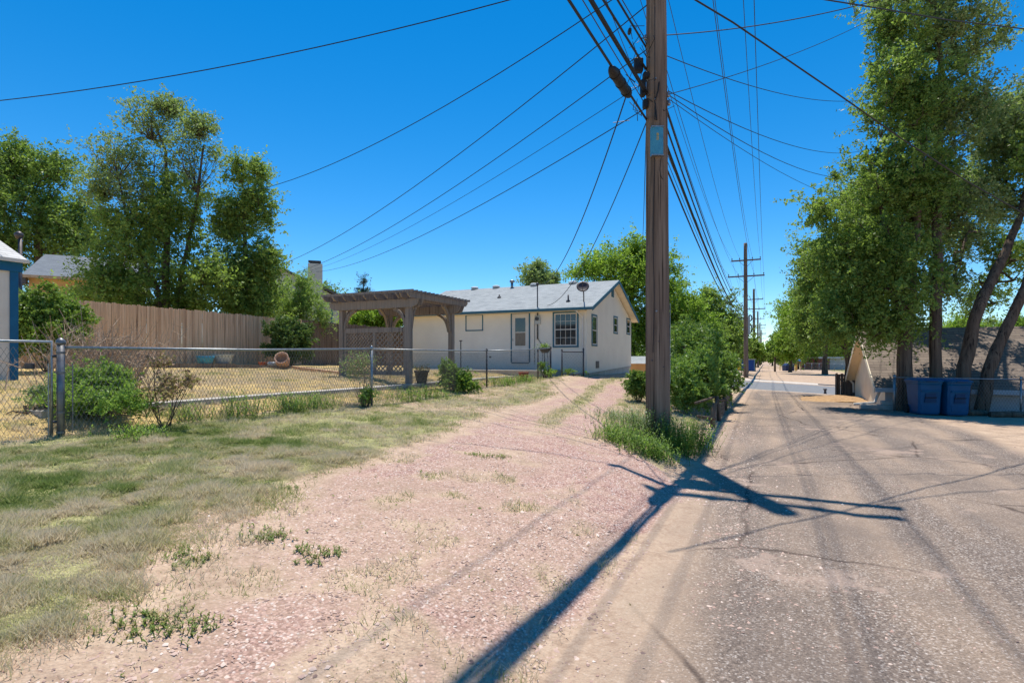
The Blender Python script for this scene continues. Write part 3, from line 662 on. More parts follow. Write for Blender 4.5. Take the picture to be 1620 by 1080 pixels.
# --- trees behind the house and down the alley
simple_tree('ash_tree', 'bright yellow green tree behind the gable of the white house', 'tree', 1000, 40, 460,
     [L_(985, 450, 40, 60, 50), L_(1030, 430, 40, 50, 45), L_(960, 420, 40, 45, 28), L_(1010, 400, 40, 35, 22), L_(1050, 480, 40, 40, 60), L_(925, 430, 40, 22, 18), L_(1010, 520, 40, 50, 50)],
     420, 60, .18, 'leaf_bright', r=.25, sig=.5, tip=.012)
simple_tree('elm_tree', 'small round treetop showing above the middle of the white house roof', 'tree', 852, 52, 440,
     [L_(848, 440, 52, 22, 22), L_(868, 446, 52, 20, 14), L_(850, 425, 52, 12, 10)], 110, 55, .20, 'leaf_elm_dusty', r=.2, sig=.42, tip=.012)
simple_tree('elm_tree', 'bushy bright tree just right of the near utility pole', 'tree', 1085, 38, 490,
     [L_(1085, 500, 38, 32, 42), L_(1105, 530, 38, 40, 45), L_(1070, 540, 38, 30, 40)], 220, 60, .17, 'leaf_bright', r=.18, sig=.42, tip=.01)
simple_tree('elm_tree', 'broad dull green tree left of the second utility pole', 'tree', 1130, 62, 500,
     [L_(1128, 500, 62, 36, 42), L_(1105, 510, 62, 30, 38), L_(1155, 520, 62, 22, 34), L_(1135, 540, 60, 50, 36), L_(1120, 470, 62, 18, 12)], 330, 60, .26, 'leaf_elm', r=.3, sig=.62, tip=.014)
for k, (px, D, tp, w_, m_, lb) in enumerate([(1185, 82, 535, 20, 'leaf_bright', 'bright low tree behind the blue trailer'), (1195, 120, 545, 14, 'leaf_elm', 'tree at the far left end of the alley'), (1203, 190, 553, 9, 'leaf_elm_dusty', 'farthest pale tree left of the alley end'),
                          (1232, 200, 552, 10, 'leaf_elm_dusty', 'farthest pale tree right of the alley end'), (1240, 120, 520, 20, 'leaf_elm', 'mid distance tree right of the alley beyond the yard'), (1262, 102, 500, 30, 'leaf_elm', 'full tree standing behind the playground roofs'),
                          (1290, 98, 485, 34, 'leaf_bright', 'bright broad tree left of the brick building'), (1330, 112, 515, 38, 'leaf_elm', 'large dark tree behind the brick building'), (1250, 76, 520, 22, 'leaf_bright', 'light green street tree right of the alley past the cross street'),
                          (1222, 150, 540, 10, 'leaf_bright', 'small bright tree close to the alley vanishing point')]):
    h_ = (574 - tp)
    simple_tree('street_tree', lb, 'tree', px, D, tp + h_ * .3, [L_(px, tp + h_ * .42, D, w_, h_ * .40), L_(px + w_ * .5, tp + h_ * .5, D, w_ * .7, h_ * .3), L_(px - w_ * .4, tp + h_ * .35, D, w_ * .6, h_ * .35), L_(px - w_ * .2, tp + h_ * .7, D, w_ * .8, h_ * .25)],
                190, 44, .0036 * D, m_, r=.22, sig=w_ * D / F * .17, tip=.012, group='trees along the alley beyond the cross street')
simple_tree('street_tree', 'tall light green tree across the street overhanging the yard', 'tree', 1305, 66, 470,
     [L_(1300, 500, 66, 44, 42), L_(1270, 510, 66, 38, 36), L_(1280, 470, 66, 34, 28), L_(1330, 520, 66, 30, 34), L_(1250, 500, 68, 22, 26)], 360, 56, .25, 'leaf_bright', r=.3, sig=.62, tip=.014)
for k, (px, D, cy, lb) in enumerate([(1480, 75, 512, 'far tree top showing over the left part of the brown garage roof'), (1520, 60, 508, 'pale tree top over the middle of the brown garage roof'), (1560, 70, 512, 'tree top over the garage roof between the leaning trunks'), (1610, 62, 505, 'far tree top over the right end of the brown garage roof')]):
    simple_tree('distant_tree', lb, 'tree', px, D, cy, [L_(px, cy + 12, D, 26, 18), L_(px + 18, cy + 18, D, 18, 14), L_(px, cy + 45, D, 32, 30)], 120, 44, .26, ['leaf_elm_dusty', 'leaf_bright'][k % 2], r=.2, sig=.6, tip=.012, group='tree tops beyond the garage roof')
simple_tree('hedge_tree', 'bright green shrub seen through the pergola opening', 'shrub', 590, 29, 500, [L_(585, 505, 29, 34, 26), L_(565, 520, 29, 26, 24), L_(612, 500, 29, 18, 18), L_(632, 505, 30, 14, 18)], 220, 56, .12, 'leaf_bright', r=.06, sig=.26, tip=.006)
b = G(575, 48); tree('spruce_tree', 'dark spire of a distant spruce behind the pergola roof', 'tree', b, [[(b, .2), (W(575, 440, 48), .03)]],
     [L_(575, 445, 48, 6, 10), L_(574, 470, 48, 13, 20), L_(576, 500, 48, 20, 24)], 110, 60, .16, 'leaf_spruce', sig=.28, aspect=.2)
simple_tree('elm_tree', 'rounded grey green tree behind the two storey house with the chimney', 'tree', 430, 46, 470, [L_(440, 470, 46, 30, 26), L_(515, 475, 46, 18, 26), L_(410, 480, 46, 30, 26)], 150, 50, .2, 'leaf_dark', r=.2, sig=.5, tip=.012)
# far-off wood behind everything: one mass
def far_wood():
    cs = []; tc = []
    for i in range(5200):
        a = R(rng.uniform(-62, 62)); d = rng.uniform(125, 165); v = d * math.sin(a) ; u = d * math.cos(a)
        X = v; Y = u
        if abs(X) < 3.2 : continue
        h_ = 3.6 + 3.4 * float(fbm(X * .09 + 40, Y * .05, 3, 12)); z = rng.uniform(0, 1) ** .7 * h_ - .6
        cs.append((X, Y, z))
    cs = np.array(cs); V, Fc, T = leaves(len(cs), cs, .75, 16, .62, .5, np.clip(rng.normal(size=len(cs)) * .25 + .45, 0, 1))
    tag(raw_mesh('far_wood', V, Fc, 'leaf_elm', None, T), 'far-off mass of trees along the horizon', 'woods', None, 'stuff')
far_wood()
# --- shrubs
g = G(75, 13.2); shrub('lilac_bush', 'large round leafy bush between the blue trimmed shed and the board fence', 'bush', g, [L_(72, 500, 13.2, 44, 48), L_(105, 510, 13.4, 34, 38), L_(40, 500, 13, 30, 50), L_(82, 528, 13.2, 58, 24)], 340, 60, .075, 'leaf_lilac', sig=.12)
g = G(459, 20.5); shrub('boxwood_bush', 'round glossy dark bush in front of the board fence right of the tilted pot', 'bush', g, [L_(459, 530, 20.5, 38, 30), L_(459, 552, 20.5, 40, 22)], 480, 40, .075, 'leaf_boxwood', sig=.085)
g = G(1110, 15.5)
shrub('lilac_hedge', 'big leafy lilac mass between the near pole and the alley', 'bush', g,
      [L_(1100, 590, 14.5, 42, 42, 60), L_(1085, 560, 16, 40, 45, 60), L_(1120, 590, 17, 34, 42, 70), L_(1075, 605, 13.5, 32, 36), L_(1105, 540, 18, 36, 30, 70), L_(1138, 585, 20, 20, 36, 70), L_(1090, 530, 18, 30, 22), L_(1092, 622, 13.6, 34, 24), L_(1128, 610, 16, 26, 26)],
      520, 70, .085, 'leaf_lilac', sig=.15, stems=14, sr=.02)
g = G(1010, 15.0); shrub('boxwood_bush', 'small clipped round bush at the left foot of the near utility pole', 'bush', g, [L_(1010, 606, 15.0, 21, 20)], 140, 50, .05, 'leaf_lilac', sig=.07)
g = G(722, 15.6); shrub('weed_bush', 'leafy green weed bush at the chain link fence right of the pergola', 'bush', g, [L_(722, 598, 15.6, 24, 24), L_(735, 612, 15.6, 24, 12), L_(708, 590, 15.6, 12, 18)], 120, 34, .075, 'leaf_weed', sig=.10)
g = G(575, 11.6); shrub('twiggy_shrub', 'grey twiggy half bare shrub beside the second fence post', 'bush', g, [L_(570, 572, 11.6, 28, 18), L_(560, 585, 11.6, 22, 18), L_(580, 590, 11.6, 12, 10)], 130, 5, .04, 'leaf_weed_grey', sig=.07, stems=14, bark='dead_stem', dead=220, sr=.006, twig=.0018)
g = G(578, 11.3); shrub('weed_clump', 'small green sprout clump at the foot of the twiggy shrub', 'weed', g, [L_(580, 625, 11.3, 9, 14)], 24, 24, .06, 'leaf_weed', sig=.05, stems=5)
g = G(262, 7.8); shrub('redleaf_shrub', 'thin reddish brown leaved shrub against the chain link fence', 'bush', g, [L_(262, 610, 7.8, 42, 28), L_(255, 575, 7.8, 22, 14), L_(300, 598, 7.8, 16, 16), L_(240, 640, 7.8, 20, 16)], 70, 9, .05, 'leaf_brown', sig=.05, stems=7, sr=.007, twig=.0018)
g = G(140, 7.9); shrub('weed_bush', 'big bright green weed bush behind the gate post', 'bush', g, [L_(150, 640, 7.7, 66, 44), L_(130, 615, 7.9, 40, 34), L_(205, 655, 7.5, 42, 34), L_(168, 600, 8, 32, 26)], 330, 46, .055, 'leaf_weed', sig=.08, stems=16, aspect=.35)
g = G(50, 7.6); shrub('weed_bush', 'grey green weed bush seen through the gate mesh', 'bush', g, [L_(60, 650, 7.6, 34, 26), L_(30, 665, 7.4, 34, 20), L_(85, 625, 8, 24, 24)], 130, 34, .05, 'leaf_weed_grey', sig=.07, stems=12, aspect=.35)
g = G(862, 22.2); shrub('vine_clump', 'low leafy clump at the foot of the end fence post', 'bush', W(862, 596, 20.5), [L_(866, 590, 20.5, 14, 8), L_(858, 580, 20.5, 6, 10)], 40, 30, .06, 'leaf_weed', sig=.07, stems=5)
g = G(905, 21.6); shrub('creeper_clump', 'low green creeper at the gate beside the house corner', 'bush', g, [L_(898, 590, 21.6, 14, 6), L_(925, 592, 21.8, 16, 5)], 60, 30, .06, 'leaf_weed', sig=.07, stems=5)
# dead brush behind the fence
mb = MB(); g = G(160, 9.6)
for i in range(330):
    a = rng.uniform(0, 2 * math.pi); q = g + Vector((rng.normal() * .45, rng.normal() * .3, 0)); ln = rng.uniform(.5, 1.35); d = Vector((math.cos(a) * .5, math.sin(a) * .5, 1)).normalized()
    p1 = q + d * ln * .5; p2 = p1 + (d + Vector(rng.normal(size=3) * .3)) * ln * .45; mb.tube([q, p1, p2], [.010, .007, .003], 4, False)
    for s in range(4): t0 = p1.lerp(p2, s / 4); mb.tube([t0, t0 + Vector(rng.normal(size=3) * .16) + Vector((0, 0, .08))], [.0045, .002], 3, False)
tag(mb.build('dead_brush', 'dead_stem'), 'tangle of pale dead stems behind the gate post', 'dead bush')
# ------------------------------------------------------------------ weeds around the pole: feathery spikes
def spikes(name, label, cat, centres, n, h, mat, tintr=(.1, .9), group=None, spread=.22, leafy=9, lw=.03):
    base = Vector((centres[0][0], centres[0][1], gz(*centres[0][:2]))); rt = root(name, base, label, cat, group)
    st = MB(); V = []; T = []
    for i in range(n):
        cx, cy, sp = centres[i % len(centres)]
        x, y = cx + rng.normal() * sp, cy + rng.normal() * sp; z = float(ghz(x, y)); hh = h * rng.uniform(.5, 1.15)
        le = rng.normal(size=2) * .28; tt = rng.uniform(*tintr)
        p0 = np.array([x, y, z]); p2 = p0 + np.array([le[0] * hh, le[1] * hh, hh]); p1 = (p0 + p2) / 2 + np.array([0, 0, .06 * hh])
        st.tube([p0, p1, p2], [.003, .0025, .0012], 3, False)
        for k in range(leafy):
            f = (k + 1) / leafy; q = p0 * (1 - f) + p2 * f; a = rng.uniform(0, 6.28); d = np.array([math.cos(a), math.sin(a), rng.uniform(.2, 1.2)]); d /= np.linalg.norm(d)
            ln = lw * rng.uniform(1.0, 2.2); s = np.cross(d, [0, 0, 1]); s /= np.linalg.norm(s) + 1e-6; wd = ln * .16
            V.append([q, q + d * ln * .5 + s * wd, q + d * ln, q + d * ln * .5 - s * wd]); T += [np.clip(tt + rng.normal() * .1, 0, 1)] * 4
    st.build('stems', mat, rt)['kind'] = 'stuff'
    V = np.array(V).reshape(-1, 3) - np.array(base); raw_mesh('leaves', V, np.arange(len(V)).reshape(-1, 4), mat, rt, T)
    return rt
def C(px, D): p = W(px, 0, D); return (p.x, p.y)
spikes('weed_clump', 'tall feathery weeds hiding the foot of the near utility pole', 'weed', [(*C(1040, 9.2), .16), (*C(1015, 9.25), .12), (*C(1065, 9.2), .14)], 210, .50, 'leaf_weed_grey', group='weed clumps around the near pole')
spikes('weed_clump', 'dark green weed clump right of the pole at the alley edge', 'weed', [(*C(1088, 8.9), .18), (*C(1105, 9.3), .16), (*C(1075, 8.6), .12)], 300, .46, 'leaf_weed', (0, .6), group='weed clumps around the near pole')
spikes('weed_clump', 'low spreading weed clump nearest the camera left of the pole', 'weed', [(*C(990, 8.6), .20), (*C(975, 8.9), .16), (*C(1015, 8.1), .20), (*C(1040, 7.9), .14)], 420, .26, 'leaf_weed', (0, .8), group='weed clumps around the near pole')
spikes('weed_clump', 'pale weed clump behind the pole beside the small clipped bush', 'weed', [(*C(985, 11.5), .4), (*C(1000, 10.6), .3)], 200, .2, 'leaf_weed_grey', group='weed clumps around the near pole')
for (px, D, h_, n_, lb) in ((300, 8.4, .3, 60, 'weed tuft at the fence foot right of the red leaved shrub'), (376, 9.1, .38, 90, 'upright weed tuft at the fence left of the twiggy shrub'), (455, 9.9, .3, 150, 'wide weed tuft along the fence between two posts'), (500, 10.6, .28, 110, 'low weed tuft just left of the twiggy shrub'),
                       (640, 12.7, .28, 100, 'weed tuft along the fence below the pergola'), (680, 13.6, .3, 100, 'weed tuft left of the leafy weed bush'), (790, 17.5, .3, 140, 'weed tuft right of the third fence post'), (820, 18.6, .25, 140, 'weed tuft in front of the terracotta pot'), (208, 6.9, .16, 60, 'small weed tuft under the big weed bush')):
    spikes('weed_tuft', lb, 'weed', [(*C(px, D), .16 if D < 12 else .3), (*C(px + 12, D + .15), .16 if D < 12 else .3)], n_, h_, 'leaf_weed', (.05, .8), group='weed tufts along the chain link fence')
# green weeds flat on the lawn in the foreground
fw = [(420, 855, 1.2, 'green weed patch on the lawn edge left of the driveway'), (300, 890, .8, 'low weed patch in the middle of the lawn foreground'), (505, 885, 1.0, 'isolated round weed on the pink gravel'), (215, 1000, 1.1, 'weed nearest the bottom left corner of the lawn'), (300, 1005, .9, 'weed with yellow leaves near the bottom edge'), (440, 775, .6, 'tan and green weed at the left tip of the gravel'), (770, 725, 1.1, 'long thin weed in the middle of the driveway')]
for (px, py, sc_, lb) in fw:
    D = 3.0
    for _ in range(6): D = F * (H - gz(*C(px, D))) / (py - HZ)
    spikes('lawn_weed', lb, 'weed', [(*C(px, D), .06 * sc_), (*C(px + 22, D + .08), .05 * sc_), (*C(px - 20, D + .1), .06 * sc_)], int(75 * sc_), .024, 'leaf_groundweed', (.15, 1), group='low weeds in the lawn and gravel', leafy=6, lw=.014)
# scattered sprouts and dry litter nobody could count
def flakes(n, dens, size, mat, name, label, cat, lift, tilt, tr):
    v, u = scatter(n, (-8, 3.5), (.8, 16), dens, 1.0); m = len(v); z = ghz(v, u) + lift
    nrm = rng.normal(size=(m, 3)) * tilt + np.array([0, 0, 1]); nrm /= np.linalg.norm(nrm, axis=1, keepdims=True); t = rng.normal(size=(m, 3)); t -= nrm * (t * nrm).sum(1, keepdims=True); t /= np.linalg.norm(t, axis=1, keepdims=True)
    b = np.cross(nrm, t); l = (size * rng.lognormal(0, .4, m))[:, None]; p = np.stack([v, u, z], 1)
    V = np.stack([p - t * l, p + b * l * .4 + nrm * l * .15, p + t * l, p - b * l * .4 + nrm * l * .15], 1).reshape(-1, 3)
    tag(raw_mesh(name, V, np.arange(m * 4).reshape(m, 4), mat, None, np.repeat(np.clip(rng.uniform(*tr, m), 0, 1), 4)), label, cat, None, 'stuff')

# ------------------------------------------------------------------ grass (stuff) and gravel (stuff)
def scatter(n, vr_, ur_, dens, bias=1.0):
    v = rng.uniform(*vr_, n); u = rng.uniform(*ur_, n)
    r = np.hypot(v, u); keep = rng.uniform(size=n) < dens(v, u) * np.clip((4.5 / np.maximum(r, 1)) ** bias, 0, 1)
    return v[keep], u[keep]
def grassd(v, u):
    m_ = masks(v, u); cl = fbm(v * 2.2, u * 2.2, 3, 55)
    cl = cl * .6 + .4 * fbm(v * 7, u * 7, 2, 56); inhouse = ((v < HX) & (u > 20.4)) | ((v < -17.8))
    return np.clip(m_[0] * 1.1 + m_[3] * .6 - m_[1] * .8 - m_[2] * .9, 0, 1) * sstep(.22, .48, cl) * (~inhouse) * (v > -17.6) * (u < 33)
gv, gu = scatter(3600000, (-16, -1.0), (.8, 24), grassd, 1.15)
gv2, gu2 = scatter(1500000, (-7.5, -1.0), (.5, 5.5), lambda v, u: np.clip(grassd(v, u) * .9 + .04 * (masks(v, u)[1] < .4), 0, 1) * (.25 + sstep(.35, .6, fbm(v * 3.5, u * 3.5, 3, 44))), .6)
gv = np.concatenate([gv, gv2]); gu = np.concatenate([gu, gu2])
n = len(gv); gh = rng.uniform(.014, .040, n) * (.7 + .8 * fbm(gv * 1.5, gu * 1.5, 2, 8)); rr_ = np.hypot(gv, gu)
wd = np.clip(.0016 + rr_ * .00045, .002, .009); a = rng.uniform(0, 6.283, n); lean = rng.uniform(.2, 1.4, n); b2 = rng.uniform(0, 6.283, n)
gh *= .35 + 1.7 * sstep(.35, .72, fbm(gv * 5, gu * 5, 3, 19)); z0 = ghz(gv, gu); gv_ = np.stack([gv, gu, z0], 1)
side = np.stack([np.cos(a), np.sin(a), 0 * a], 1) * wd[:, None]; tipv = gv_ + np.stack([np.cos(b2) * lean * gh, np.sin(b2) * lean * gh, gh], 1)
gV = np.stack([gv_ - side - [0, 0, .004], gv_ + side - [0, 0, .004], tipv], 1).reshape(-1, 3)
gg = fbm(gv * .8, gu * .8, 3, 91); g3 = fbm(gv * 3.2, gu * 3.2, 3, 92); gt = np.clip(.72 + (gg - .5) * 1.1 + (g3 - .5) * 1.7 + rng.normal(size=n) * .22 - .22 * sstep(-3.5, -6.5, gv) * sstep(9, 3, gu) * (gv > -8.2) + .3 * (gv < -9), 0, 1)
o = raw_mesh('grass', gV, np.arange(n * 3).reshape(-1, 3), 'grass_blade', None, np.repeat(gt, 3), tri=True); tag(o, 'short patchy yellow green grass on the lawn and verge', 'grass', None, 'stuff')
print('grass blades', n)
flakes(26000, lambda v, u: np.clip(masks(v, u)[0] * 1.2 + .12 * (v < -1.5), 0, 1) * sstep(.5, .68, fbm(v * 1.6, u * 1.6, 3, 5)), .011, 'leaf_groundweed', 'lawn_sprouts', 'tiny broadleaf sprouts scattered through the lawn', 'ground cover', .008, .6, (.1, .8))
flakes(14000, lambda v, u: np.clip(masks(v, u)[0] + masks(v, u)[3] + .15, 0, 1) * sstep(.42, .7, fbm(v * 1.1, u * 1.1, 3, 15)) * (v < -.6), .010, 'leaf_groundweed', 'leaf_litter', 'dry tan leaf litter on the lawn and gravel edge', 'litter', .006, .5, (.85, 1.0))
def stoned(v, u):
    m_ = masks(v, u); cl = fbm(v * 1.4, u * 1.4, 3, 61)
    return np.clip(m_[1] * .9 + .40 * (1 - m_[0]) * (v < -1) + m_[2] * .05 * (v < 1.5) + .55 * np.exp(-((v + .9) / .8) ** 2) - m_[0] * .3, 0, 1) * sstep(.3, .6, cl) * (v > -8)
sv, su = scatter(560000, (-7.5, 4), (.9, 18), stoned, 1.0)
n = len(sv); ssz = rng.lognormal(-5.2, .5, n).clip(.0026, .017); ssz *= 1 + .4 * (rng.uniform(size=n) < .04)
octv = np.array([[1, 0, 0], [0, 1, 0], [-1, 0, 0], [0, -1, 0], [0, 0, 1.0]]); octf = np.array([[0, 1, 4], [1, 2, 4], [2, 3, 4], [3, 0, 4]])
jit = 1 + rng.normal(size=(n, 5, 3)) * .28; an = rng.uniform(0, 6.283, n); ca, sa_ = np.cos(an), np.sin(an)
sV = octv[None] * jit * ssz[:, None, None] * np.array([1.15, .85, .6]); sx = sV[..., 0] * ca[:, None] - sV[..., 1] * sa_[:, None]; sy = sV[..., 0] * sa_[:, None] + sV[..., 1] * ca[:, None]
sV = np.stack([sx + sv[:, None], sy + su[:, None], sV[..., 2] + ghz(sv, su)[:, None]], 2).reshape(-1, 3)
sF = (octf[None] + (np.arange(n) * 5)[:, None, None]).reshape(-1, 3)
o = raw_mesh('gravel', sV, sF, 'gravel_stone', None, np.repeat(np.clip(rng.beta(2.2, 2.6, n) + .3 * (rng.uniform(size=n) < .04), 0, 1), 5), tri=True); tag(o, 'loose pink and white crushed stones on the driveway and alley edge', 'gravel', None, 'stuff')
print('stones', n)

# ------------------------------------------------------------------ utility poles and wires
PV = -1.72; PU = [9.685, 54.2, 90.0, 130.0, 170.0, 212.0]
PZ = [gz(PV, u) for u in PU]
TOP = [12.4, PZ[1] + 12.3, PZ[2] + 12.4, PZ[3] + 12.2, PZ[4] + 12.2, PZ[5] + 12.2]
def crossarm(rt, v, u, z, half, name='crossarm', offs=(-1, -.45, .45, 1)):
    mb = MB(); mb.box(v - half, u - .22, z - .06, v + half, u - .11, z + .06)
    arm = mb.build(name, 'pole_wood', rt)
    mb = MB()
    for s in (-1, 1): mb.beam((v + s * half * .45, u - .105, z - .05), (v + s * .08, u - .16, z - .6), .035, .012, (0, 1, 0))
    mb.build('brace', 'metal_galv', rt)
    for f in offs:
        mb = MB(); x = v + f * half * .95
        mb.lathe([(.02, 0), (.02, .06), (.055, .08), (.06, .11), (.035, .13), (.05, .15), (.045, .18), (.02, .2)], (x, u - .165, z + .06), 10)
        ob = mb.build('insulator', 'insulator', rt, True)
def make_pole(i, label):
    u, z, t = PU[i], PZ[i], TOP[i]
    rt = root('utility_pole', (PV, u, z), label, 'utility pole', 'wooden utility poles along the alley')
    mb = MB(); k = 26; pts = []; rr = []
    for s in range(k):
        f = s / (k - 1); zz = z - .3 + (t - z + .3) * f; pts.append((PV - .004 * (zz - z), u, zz)); rr.append((.215 - .0055 * (zz - z)) * (1 + .012 * math.sin(s * 2.3)))
    mb.tube(pts, rr, 20); mb.build('pole_shaft', 'pole_wood', rt, True)
    crossarm(rt, PV, u, t - 1.6, 1.25); crossarm(rt, PV, u, t - 3.05, 1.55)
    return rt
labs = ['tall weathered near utility pole with a blue box, standing in weeds by the driveway', 'second utility pole with two crossarms just across the street', 'third utility pole rising behind the blue trailer', 'fourth utility pole far down the alley', 'fifth small utility pole near the end of the alley', 'farthest tiny utility pole at the alley end']
poles = [make_pole(i, labs[i]) for i in range(6)]
p0 = poles[0]; PU0 = PU[0]
def PW(px, py, dv=0): return W(px, py, 9.5)
# transformer can high on the near pole (out of the frame, throws a shadow)
mb = MB(); mb.lathe([(.02, 0), (.22, .02), (.24, .06), (.24, .78), (.25, .8), (.25, .84), (.12, .92), (.02, .94)], (PV - .5, PU0, 8.75), 18); mb.build('transformer', 'transformer', p0, True)
mb = MB(); mb.box(PV - .3, PU0 - .04, 9.0, PV - .15, PU0 + .04, 9.08).box(PV - .3, PU0 - .04, 9.4, PV - .15, PU0 + .04, 9.48); mb.build('transformer_bracket', 'metal_galv', p0)
# blue box facing the camera on the pole, with small yellow marks
def onpole(px, py): return W(px, py, 9.5 - .2)
dirc = Vector((ST, -CT, 0)); rgt = Vector((CT, ST, 0))    # towards camera, right
c = W(1039.3, 224.5, 9.5 - .185); hw, hh = 9.6 * 9.3 / F, 21.5 * 9.3 / F
mb = MB(); pts = []
for q in range(9):
    a = -1 + q / 4; pts.append(c + rgt * hw * a + dirc * (.055 * (1 - a * a) ** .5 * .8 + .02) - Vector((0, 0, hh)))
pts += [c + rgt * hw - dirc * .05 - Vector((0, 0, hh)), c - rgt * hw - dirc * .05 - Vector((0, 0, hh))]
mb.prism(pts, (0, 0, 2 * hh)); bb = mb.build('blue_box', 'box_blue', p0)
mb = MB()
for k2, (dx, z1, z2) in enumerate([(-.012, .07, .11), (.012, .07, .11), (0, .068, .074), (0, .088, .094), (0, .108, .114), (-.012, 0, .05), (.012, 0, .05), (0, -.002, .004), (0, .046, .052)]):
    w_ = .004 if abs(dx) > 0 else .014
    q = c + rgt * (dx - .005) + dirc * .066
    mb.beam(q + Vector((0, 0, z1 + .01)), q + Vector((0, 0, z2 + .01)), w_ * 2, .004, dirc)
m_ = mb.build('yellow_marks', 'yellow', p0)
mb = MB(); q = c + dirc * .02
mb.beam(q + Vector((0, 0, hh + .01)) - rgt * hw, q + Vector((0, 0, hh + .01)) + rgt * hw, .09, .02).beam(q - Vector((0, 0, hh + .01)) - rgt * hw, q - Vector((0, 0, hh + .01)) + rgt * hw, .09, .02)
mb.build('box_rim', 'metal_galv', p0)
# ground wire moulding, staples, bolts, hanging wire ends
def surf(px, py, out=.0):   # point on the pole's camera-facing surface
    rp = .215 - .0055 * (H - (py - HZ) * 9.5 / F)
    cx = 1041.5 + (py - 655) * .0062
    off = (px - cx) / F * 9.4; dep = math.sqrt(max(rp * rp - off * off, .0004))
    return W(px, py, 9.5 - dep - out)
mb = MB(); mb.tube([surf(1034 + 1.0 * math.sin(y * .03), y, .004) for y in range(250, 560, 14)], .006, 5); mb.build('ground_wire', 'black_cable', p0)
mb = MB(); mb.tube([surf(1046, 250, .02), surf(1044, 268, .03), surf(1046, 280, .02), surf(1052, 290, .01)], .006, 5); mb.build('hanging_wire', 'black_cable', p0)
mb = MB(); mb.tube([surf(1036, 10 + y, .004) for y in range(0, 190, 12)], .007, 5); mb.tube([surf(1043, 130, .01), surf(1041, 145, .02), surf(1036, 160, .01), surf(1039, 190, .01)], .012, 5); mb.build('riser_wire', 'black_cable', p0)
mb = MB(); mb.tube([surf(1060, 480 + y, .002) for y in range(0, 140, 14)], .008, 5); mb.build('side_conduit', 'metal_galv', p0)
for (px, py) in ((1038, 492), (1042, 540), (1031, 570), (1049, 580), (1037, 125), (1036, 158)):
    q = surf(px, py, -.01); mb = MB(); mb.tube([q, q + dirc * .03], .016 if py == 492 else .012, 8); mb.build('bolt', 'metal_galv' if py in (492, 125, 158) else 'metal_dark', p0)
# cable hardware bundle at the left of the pole
for (px, py, wx, wy) in ((1010, 104, 14, 22), (1017, 140, 8, 26), (1021, 165, 8, 14), (996, 50, 5, 8), (1022, 120, 10, 10)):
    q = W(px, py, 9.45); k2 = 9.5 / F; mb = MB(); mb.beam(q - Vector((0, 0, wy * k2 / 2)), q + Vector((0, 0, wy * k2 / 2)), wx * k2, .12, dirc); mb.build('terminal_box', 'black_cable', p0, False, .02)
for (px, py) in ((1024, 86), (1022, 60), (1057, 150), (1058, 163)):
    q = W(px, py, 9.5); mb = MB(); mb.lathe([(.01, -.05), (.03, -.04), (.035, 0), (.02, .02), (.035, .04), (.01, .05)], q, 8); mb.build('drop_clamp', 'metal_galv', p0, True)
mb = MB()
for q in range(26):
    a0 = W(1004 + rng.uniform(-10, 22), 95 + rng.uniform(-50, 100), 9.4 + rng.uniform(-.15, .1)); a1 = a0 + Vector(rng.normal(size=3) * .13); a2 = a1 + Vector(rng.normal(size=3) * .16)
    mb.tube([a0, a1, a2], .006, 4, False)
mb.build('loose_wires', 'black_cable', p0)
def cate(a, b, sag, n=24):
    a = Vector(a); b = Vector(b); return [a.lerp(b, i / n) - Vector((0, 0, 4 * sag * (i / n) * (1 - i / n))) for i in range(n + 1)]
def wire(label, a, b, sag, r, name='service_wire', cat='wire', mat='black_cable', group=None, pts=None, n=24):
    pts = pts or cate(a, b, sag, n); mb = MB(); mb.tube(pts, r, 5); return tag(mb.build(name, mat), label, cat, group)
UB = -32.0
def run(label, dv, du, zs, sags, r, name, cat, mat, group, bend=0):
    """one line strung pole to pole, from behind the camera to the far poles"""
    us = [UB] + PU[:len(zs) - 1]; pts = []
    for i in range(len(us) - 1):
        a = Vector((PV + dv + (bend if i == 0 else 0), us[i] + du, zs[i])); b = Vector((PV + dv, us[i + 1] + du, zs[i + 1])); seg = cate(a, b, sags if not isinstance(sags, (list, tuple)) else sags[i], 20)
        pts += seg if not pts else seg[1:]
    mb = MB(); mb.tube(pts, r, 6); return tag(mb.build(name, mat), label, cat, group)
# telecom cables, left side of the poles
cz = [(1023, 189, .020, 'lowest thick telecom cable, carrying the splice case left of the pole', 5.35), (1023, 147, .034, 'thickest telecom cable beside the pole terminal', 5.7), (1022, 108, .020, 'third telecom cable up on the left of the pole', 6.1), (1020, 70, .018, 'topmost thick telecom cable left of the pole', 6.45)]
for k2, (px, py, r, lb, zb) in enumerate(cz):
    q = W(px, py, 9.5); dv = q.x - PV; z = q.z
    run(lb, dv, 0, [z + .15, z] + [PZ[i] + zb for i in range(1, 6)], [.5, 1.0, .8, .8, .8, .8], r, 'telecom_cable', 'cable', 'black_cable', 'telecom cables along the poles', (-1.2, -1.45, -2.6, -3.1)[k2])
for k2, (px, py, r, lb, zb) in enumerate([(1021, 160, .008, 'thin support strand above the splice case', 5.5), (1019, 52, .009, 'thin strand above the top telecom cable', 6.6)]):
    q = W(px, py, 9.5); run(lb, q.x - PV - .03, 0, [q.z + .15, q.z] + [PZ[i] + zb for i in range(1, 6)], [.4, .9, .7, .7, .7, .7], r, 'support_strand', 'cable', 'grey_cable', 'telecom cables along the poles', (-1.2, -3.3)[k2])
